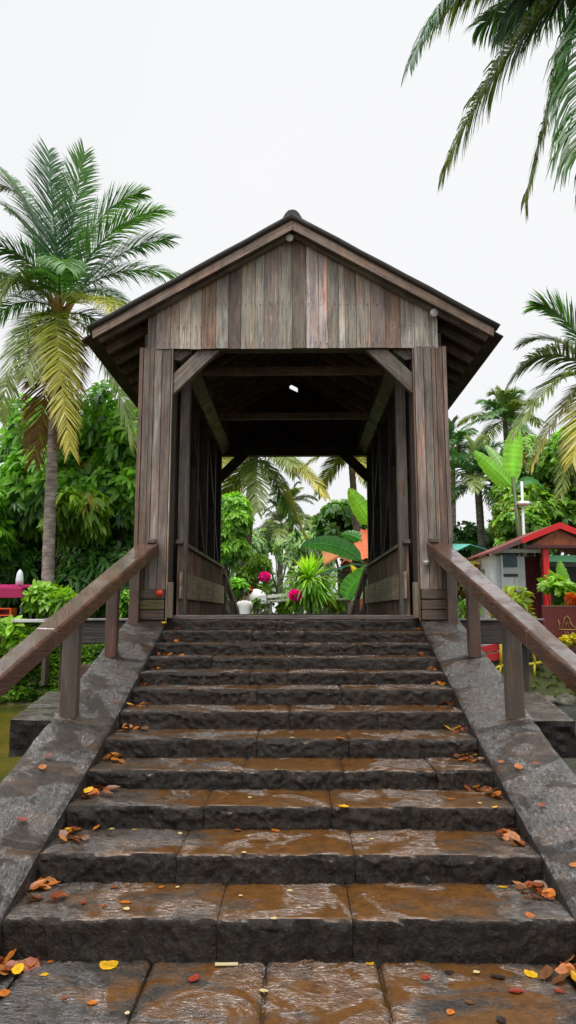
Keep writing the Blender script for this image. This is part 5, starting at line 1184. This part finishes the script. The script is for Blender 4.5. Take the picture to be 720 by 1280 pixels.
# white lamp pole behind
Dp = 22.9; t = at_root('street_lamp', 'slim white lamp pole with a flat white lamp rising behind the kiosk', 'street lamp', (P(656, 700, Dp).x, Dp, GZ))
a_ = P(652, 602, Dp); b_ = P(656, 700, Dp); mb = MB(); mb.tube([V((b_.x + .05, Dp, GZ - .1)), b_, a_], [.055, .05, .045], 10, g(.75)); mb.build('pole', M['metal'], t)
c = P(654, 630, Dp); mb = MB(); mb.tube([c + V((0, 0, -.06)), c + V((0, 0, .0)), c + V((0, 0, .06)), c + V((0, 0, .09))], [.14, .22, .14, .06], 16, g(.8)); mb.tube([c + V((-.2, -.05, .02)), c + V((-.1, -.05, .05)), c + V((.15, -.05, .05)), c + V((.22, -.05, .0))], .05, 8, g(.7)); mb.build('lamp_head', M['metal'], t)
# turquoise roof left of the kiosk
Dt = 27; t = at_root('market_tent', 'low turquoise pitched tent roof beside the kiosk', 'tent', (P(586, 700, Dt).x, Dt + 1.5, GZ)); mb = MB()
e0 = P(560, 694, Dt); ap = P(588, 681, Dt); e1 = P(617, 690, Dt)
for (q0, q1) in ((e0, ap), (ap, e1)):
    mb.hexa([q0, q1, q1 + V((0, 0, .03)), q0 + V((0, 0, .03))], (0, 3, .3), (.13, .45, .38))
mb.build('roof', M['cloth'], t)
for q0 in (e0 + V((.1, 0, 0)), e1 - V((.1, 0, 0))):
    mb = MB(); mb.tube([V((q0.x, Dt + .1, GZ - .1)), V((q0.x, Dt + .1, q0.z))], .04, 8, g(.5)); mb.build('leg', M['metal'], t)
    mb = MB(); mb.tube([V((q0.x, Dt + 2.9, GZ - .1)), V((q0.x, Dt + 2.9, q0.z + .25))], .04, 8, g(.5)); mb.build('leg', M['metal'], t)

# red panel with a gold emblem
Dq = 17.4; a_ = P(678, 757, Dq); b_ = P(760, 757, Dq); zb = P(690, 815, Dq).z
t = at_root('sign_panel', 'dark red panel with a gold mountain like emblem at the right edge', 'sign', ((a_.x + b_.x) / 2, Dq, GZ))
mb = MB(); mb.box(a_.x, b_.x, Dq, Dq + .08, zb, a_.z, (.20, .028, .024)); mb.build('board', M['paint'], t, .006)
mb = MB(); mb.box(a_.x, b_.x, Dq - .012, Dq - .003, a_.z - .02, a_.z - .004, (.4, .25, .12)); mb.build('edge_strip', M['paint'], t)
mb = MB(); gold = (.62, .38, .12)
def gl(pts, r=.012):
    mb.tube([P(x, y, Dq - .02) for x, y in pts], r, 5, gold)
gl([(697, 787), (720, 787)], .014); gl([(698, 786), (700, 779), (702, 785), (705, 776), (708, 784)]); gl([(703, 781), (706, 772), (709, 770), (712, 774), (714, 781), (718, 784), (722, 786)]); gl([(707, 784), (709, 777), (711, 784)]); gl([(711, 780), (713, 777), (716, 784)]); gl([(700, 786), (698, 775)])
gl([(706, 789), (709, 796), (712, 804)], .008); gl([(709, 789), (713, 797), (716, 806)], .008)
mb.build('emblem', M['metal'], t)
for x in (a_.x + .1, b_.x - .1): mb = MB(); mb.bar((x, Dq + .12, GZ - .15), (x, Dq + .12, a_.z - .1), .07, .07, (1, 0, 0), (.12, .05, .04)); mb.build('post', M['paint'], t)
# orange flower on the panel, croton leaves
shrub('orange flowering tuft on top of the red panel at the right edge', 716, 750, 17.7, (10, 6), 50, .14, .09, ((.6, .12, .02), (.85, .25, .03)), 61)
# red benches with a yellow tubular frame
Dr = 17.0; t = at_root('red_bench', 'bright red slatted seat on a yellow tube frame below the right handrail', 'bench', (P(625, 830, Dr).x, Dr, GZ - .2))
a_ = P(603, 826, Dr); b_ = P(623, 820, Dr)
for (y0, y1) in ((807, 816), (818, 828)):
    mb = MB(); mb.hexa([P(602, y1, Dr), P(624, y1 - 3, Dr), P(624, y0 - 3, Dr), P(602, y0 + 1, Dr)], (0, .06, 0), (.5, .015, .02)); mb.build('back_slat', M['paint'], t, .006)
mb = MB(); mb.hexa([P(627, 822, Dr), P(650, 818, Dr), P(650, 805, Dr), P(627, 809, Dr)], (0, .06, 0), (.5, .015, .02)); mb.build('side_panel', M['paint'], t, .006)
def yl(pts, r=.035): mb = MB(); mb.tube([P(x, y, Dr - .08) for x, y in pts], r, 8, (.68, .55, .03)); mb.build('frame_tube', M['metal'], t)
yl([(626, 798), (626, 832)]); yl([(614, 838), (627, 832), (637, 832)]); yl([(637, 832), (656, 831), (682, 827)]); yl([(663, 805), (667, 818), (669, 829)]); yl([(626, 832), (624, 845)], .03); yl([(668, 829), (668, 846)], .03)
t = at_root('crate', 'black crate standing behind the yellow tube frame', 'crate', P(662, 828, Dr + .3)); mb = MB(); a_ = P(653, 828, Dr + .3); b_ = P(672, 806, Dr + .3)
mb.box(a_.x, b_.x, Dr + .3, Dr + .7, a_.z - .05, b_.z, (.02, .015, .03)); mb.build('crate_body', M['paint'], t, .01); mb = MB()
for z_ in (a_.z + .1, a_.z + .22): mb.box(a_.x - .004, b_.x + .004, Dr + .29, Dr + .296, z_, z_ + .03, (.05, .05, .06))
mb.build('crate_rib', M['paint'], t)
t = at_root('crate', 'black crate standing under the red seat', 'crate', P(612, 835, Dr + .2)); mb = MB(); a_ = P(603, 841, Dr + .2); b_ = P(640, 826, Dr + .2)
mb.box(a_.x, b_.x, Dr + .15, Dr + .6, a_.z, b_.z, (.02, .018, .02)); mb.build('crate_body', M['paint'], t, .01)
mb = MB(); mb.box(a_.x - .004, b_.x + .004, Dr + .14, Dr + .146, b_.z - .1, b_.z - .06, (.05, .05, .06)); mb.build('crate_rib', M['paint'], t)

# ------------------------------------------------------------------ magenta canopy etc, left
Dm = 16.9
t = at_root('stall', 'flat magenta stall canopy on a post at the left edge', 'stall', (P(10, 800, Dm).x, Dm + .4, GZ)); mb = MB()
a_ = P(-40, 747, Dm); b_ = P(40, 746, Dm); c_ = P(27, 736, Dm); d_ = P(-40, 735, Dm)
mb.hexa([a_, P(27, 747, Dm), c_, d_], (0, .05, 0), (.36, .008, .09)); mb.hexa([P(27.2, 747, Dm), b_, b_ + V((0, 0, .02)), c_ + V((.01, 0, 0))], (0, .06, 0), (.24, .006, .06)); mb.hexa([d_, c_, c_ + V((.1, .9, .1)), d_ + V((0, .9, .1))], (0, 0, .03), (.5, .02, .14)); mb.build('canopy', M['paint'], t)
for (px, yo) in ((23, .2), (-32, .2), (23, .8)):
    mb = MB(); x = P(px, 760, Dm).x; mb.tube([(x, Dm + yo, GZ - .1), (x, Dm + yo, b_.z + .05)], .035, 8, (.05, .08, .06)); mb.build('post', M['metal'], t)
t = at_root('lantern', 'rounded white lantern standing on the magenta canopy', 'lantern', P(24, 734, Dm + .3)); c = P(24, 735, Dm + .3); mb = MB()
mb.tube([c + V((0, 0, .08)), c + V((0, 0, .2)), c + V((0, 0, .36)), c + V((0, 0, .42)), c + V((0, 0, .455))], [.095, .093, .075, .045, .012], 14, (.72, .80, .85)); mb.build('shade', M['metal'], t)
mb = MB(); mb.tube([c, c + V((0, 0, .085))], [.03, .03], 8, g(.3)); mb.build('stem', M['metal'], t)
t = at_root('bird_house', 'open fronted orange red box on legs under the magenta canopy', 'box', (P(4, 766, 16.6).x, 16.7, GZ)); mb = MB()
x0, x1, z0, z1 = P(-10, 765, 16.6).x, P(13.5, 765, 16.6).x, P(5, 770, 16.6).z, P(5, 760, 16.6).z
for q in ((x0, x1, z1 - .03, z1), (x0, x1, z0, z0 + .03), (x0, x0 + .03, z0 + .031, z1 - .031), (x1 - .03, x1, z0 + .031, z1 - .031)): mb.box(q[0], q[1], 16.6, 16.95, q[2], q[3], (.75, .09, .015))
mb.box(x0 + .031, x1 - .031, 16.9, 16.94, z0 + .031, z1 - .031, (.3, .02, .02)); mb.build('casing', M['paint'], t)
for x in (x0 + .05, x1 - .05): mb = MB(); mb.bar((x, 16.75, GZ - .1), (x, 16.75, z0), .05, .05, (1, 0, 0), (.1, .06, .04)); mb.build('leg', M['paint'], t)
t = at_root('bench', 'white topped plank bench behind the left handrail', 'bench', (P(36, 776, 15.9).x, 16, .8)); a_ = P(15, 778, 15.9); b_ = P(62, 777, 15.9)
mb = MB(); mb.box(a_.x, b_.x, 15.85, 16.25, a_.z, a_.z + .07, (.6, .6, .62)); mb.build('seat', M['paint'], t, .008)
for x in (a_.x + .1, b_.x - .1): mb = MB(); mb.bar((x, 16.05, .3), (x, 16.05, a_.z), .08, .25, (1, 0, 0), (.08, .06, .05)); mb.build('leg', M['paint'], t)

# ------------------------------------------------------------------ fallen leaves
LC = dict(orange=(.50, .15, .02), tan=(.42, .17, .05), rust=(.25, .06, .018), yellow=(.75, .42, .02), brown=(.17, .075, .03), red=(.30, .04, .02), pale=(.65, .52, .25), dark=(.03, .02, .015))
LM = {}
def leaf_mesh(colour, var, curl):
    key = (colour, var, curl)
    if key in LM: return LM[key]
    n = 9; vs = []; cs = []; fs = []; rg = random.Random(hash((colour[0], len(colour), var, curl)) % 999 + var * 7)
    ed = [rg.uniform(.9, 1.1) for _ in range(n + 1)]
    for i in range(n + 1):
        t = i / n; w_ = (.38, .30, .48)[var] * math.sin(t ** .8 * math.pi) ** .8 * ed[i]; w_ = max(w_, .008)
        for u in (-1, -.5, 0, .5, 1):
            z = curl * (.30 * abs(u) ** 1.6 * w_ + .35 * (t - .5) ** 2) + .02 * math.sin(i * 2 + u * 3); 
            x = u * w_ * (1 - curl * .25); vs.append((x, t - .5, z + .01)); k = rg.uniform(.75, 1.2) * (.75 if u == 0 else 1); cs.append(tuple(c * k for c in LC[colour]))
    for i in range(n):
        for k in range(4): a = i * 5 + k; fs.append((a, a + 1, a + 6, a + 5))
    mb = MB(); mb.add(vs, fs, cs, None, True); mb.tube([(0, -.5, .01), (0, -.62, .015), (.01, -.72, .02)], [.014, .012, .01], 5, tuple(c * .6 for c in LC[colour]))
    o = mb.build('tmp', M['dry']); me = o.data; bpy.data.objects.remove(o); LM[key] = me; return me
def put_leaf(x, y, z, size, colour, label, group, tilt=.2, var=None, curl=None, rz_=None, slope=0, cat='leaf', name='fallen_leaf'):
    var = random.randrange(3) if var is None else var; curl = random.choice([.1, .3, .7]) if curl is None else curl
    o = bpy.data.objects.new(name, leaf_mesh(colour, var, curl)); COL.objects.link(o); o.location = (x, y, z); o.scale = (size, size, size)
    o.rotation_mode = 'XYZ'; rz0 = random.uniform(0, 6.28) if rz_ is None else rz_
    m_ = Matrix.Rotation(slope, 4, 'X') @ Matrix.Rotation(random.uniform(-tilt, tilt), 4, 'X') @ Matrix.Rotation(random.uniform(-tilt, tilt), 4, 'Y') @ Matrix.Rotation(rz0, 4, 'Z')
    o.rotation_euler = m_.to_euler(); tag(o, label, cat, group); return o
counts = [15, 15, 13, 12, 11, 9, 8, 7, 6, 4, 3, 0]
for k in range(-1, 11):
    zt = 0 if k < 0 else NZ[k]; yb = NY[0] if k < 0 else NY[k + 1]; nm = 'pavement' if k < 0 else ORD[k] + ' step'
    where = 'of the pavement' if k < 0 else f'of the {nm}'
    for sgn, sd in ((-1, 'left'), (1, 'right')):
        nl_ = 18 if k < 0 else counts[k]
        for i in range(nl_):
            cl_ = random.choice(['orange', 'orange', 'rust', 'brown', 'brown', 'brown', 'rust', 'yellow' if random.random() < .3 else 'tan'])
            if k < 0: x = sgn * (random.gauss(1.56, .1)); y = yb - .03 - abs(random.gauss(0, .08))
            else: x = sgn * min(1.575, W - .02 - abs(random.gauss(0, .11))); y = yb - .025 - random.random() ** 1.3 * (.30 if k < 3 else .18)
            sz = random.uniform(.055, .095) * (1.6 if k < 0 else 1.15 if k < 3 else .95)
            lab = f'{cl_} leaf in the pile at the {sd} end {where}'
            put_leaf(x, y, zt + .006 + random.random() * .03, sz, cl_, lab, lab, .55)
# single leaves with their own look
def single(px, py, colour, size, label, z=None, k=None, slope=0, var=0, curl=.15, dx=0):
    """drop a leaf where the line of sight meets the tread, pavement or slab"""
    o = V((CX, 0, EYE)); d = (P(px, py, 10) - o).normalized(); best = None; s = 1.5
    while s < 14:
        q = o + d * s
        ax = abs(q.x); zz = None
        if W < ax < 2.13 and q.y > 3.45 and q.y < 9: zz = slab_z(q.y) - .02 + .10 * (ax - W) / .5 * min(1, (9.05 - q.y) / 1.6) + .004
        elif ax <= W: zz = 0 if q.y < NY[0] else max(NZ[i] for i in range(12) if NY[i] <= q.y)
        elif q.y < 4.2: zz = 0
        if zz is not None and q.z <= zz: best = q; best.z = zz; break
        s += .004
    if best is None: return
    sl = math.atan(.32) if abs(best.x) > W else 0
    put_leaf(best.x, best.y, best.z + .006 + (.012 if sl else 0), size, colour, label, None, .06, var, curl, None, sl)
for a in [(135, 1208, 'yellow', .115, 'large bright yellow oval leaf lying flat on the pavement left of centre', 2), (55, 1220, 'yellow', .05, 'small narrow yellow leaf on the pavement near the left pile', 1), (64, 1203, 'orange', .05, 'tiny orange sliver on the pavement left of the large yellow leaf', 1),
          (243, 1225, 'red', .085, 'crumpled dull red leaf on the pavement left of the joint', 0), (116, 1255, 'orange', .055, 'orange leaf near the bottom edge of the photo at left', 0), (80, 1249, 'rust', .04, 'tiny rust leaf left of the bottom orange leaf', 0),
          (5, 1243, 'orange', .08, 'orange leaf at the bottom left corner of the pavement', 0), (330, 1240, 'pale', .05, 'pale yellow petal shaped leaf on the pavement joint in the middle', 1), (463, 1206, 'yellow', .05, 'yellow scrap leaf right of the middle paving slab', 2),
          (532, 1224, 'red', .06, 'orange red leaf right of the middle paving slab', 2), (561, 1217, 'dark', .06, 'black leaf on the right paving slab', 0), (622, 1223, 'dark', .085, 'upturned black leaf right of the black leaf', 1), (646, 1241, 'red', .085, 'dark red narrow leaf on the right paving slab', 1),
          (663, 1219, 'yellow', .085, 'yellow leaf against the right pile on the pavement', 0), (699, 1241, 'red', .05, 'small red leaf right of the narrow dark red leaf', 2), (563, 1267, 'orange', .055, 'orange leaf near the bottom edge right of centre', 0), (586, 1254, 'brown', .05, 'brown leaf near the bottom edge right of centre', 0), (626, 1276, 'dark', .07, 'dark leaf cut by the bottom edge of the photo', 0),
          (157, 1129, 'orange', .075, 'lone orange leaf on the first step', 1), (130, 1134, 'rust', .05, 'dark red leaf left of the lone orange leaf on the first step', 0), (104, 1130, 'red', .05, 'small dull red leaf on the left of the first step', 0), (142, 1111, 'rust', .05, 'rust scrap at the back of the first step', 2), (202, 1110, 'orange', .045, 'tiny orange leaf at the back of the first step', 1),
          (629, 1110, 'yellow', .06, 'narrow yellow leaf at the right of the first step', 1), (662, 1145, 'orange', .07, 'brown orange leaf near the right front edge of the first step', 0),
          (344, 1039, 'orange', .085, 'bright orange leaf at the back of the second step', 1), (297, 1039, 'rust', .06, 'rust leaf left of the bright orange leaf on the second step', 0), (430, 1034, 'yellow', .085, 'upright tan yellow leaf at the back of the second step', 2), (168, 1038, 'yellow', .04, 'little yellow leaf on the left of the second step', 1),
          (620, 1037, 'yellow', .055, 'pale yellow narrow leaf on the right of the second step', 1), (565, 1000, 'orange', .07, 'flat orange leaf on the right of the third step', 1), (425, 943, 'orange', .085, 'orange leaf in the middle of the fourth step', 1), (140, 1037, 'pale', .04, 'pale leaf scrap on the left of the second step', 0),
          (53, 962, 'orange', .08, 'orange leaf on the left sloping slab', 0), (60, 948, 'rust', .08, 'rust leaf just above the orange one on the left sloping slab', 1), (27, 1028, 'red', .085, 'dull pink leaf low on the left sloping slab', 1), (146, 880, 'rust', .06, 'small rust leaf halfway up the left sloping slab', 0),
          (205, 780, 'yellow', .08, 'yellow leaf at the top of the left sloping slab', 0), (648, 961, 'orange', .085, 'orange leaf in the middle of the right sloping slab', 0), (670, 957, 'rust', .07, 'flat rust leaf right of the orange one on the right sloping slab', 1), (626, 955, 'orange', .05, 'small orange leaf left of the others on the right sloping slab', 1),
          (677, 1010, 'rust', .07, 'rust leaf low on the right sloping slab', 0), (718, 1085, 'orange', .07, 'orange leaf at the right edge on the right sloping slab', 1), (238, 863, 'orange', .06, 'orange leaf on the left of the sixth step', 0)]:
    single(a[0], a[1], a[2], a[3], a[4], var=a[5], curl=.5 if a[2] in ('red', 'rust', 'dark') else .15)
# small white petals
for (px, py) in [(342, 1158), (301, 1121), (362, 1115), (225, 1003 + 40), (305, 1067), (465, 1050), (345, 985), (312, 998), (596, 1217), (158, 1158 - 20), (222, 1110), (600, 1005), (159, 1268), (365, 945), (230, 940)]:
    single(px, py, 'pale', random.uniform(.025, .045), 'tiny pale petal stuck to the wet stone', var=2, curl=.5)
for o in list(SC.objects):
    if o.get('label') == 'tiny pale petal stuck to the wet stone': o['group'] = 'tiny pale petals on the steps'; o.name = 'petal'; o['category'] = 'petal'
# a flat bamboo stick
t = MB(); q = V((-.62, 3.95, .012)); t.hexa([(-.40, 4.115, .008), (-.275, 4.12, .008), (-.275, 4.145, .008), (-.40, 4.14, .008)], (0, 0, .006), (.6, .5, .28)); tag(t.build('wood_chip', M['paint']), 'flat pale wooden stick lying at the foot of the first step', 'stick')
for o in SC.objects:
    if '_w' in o: del o['_w']
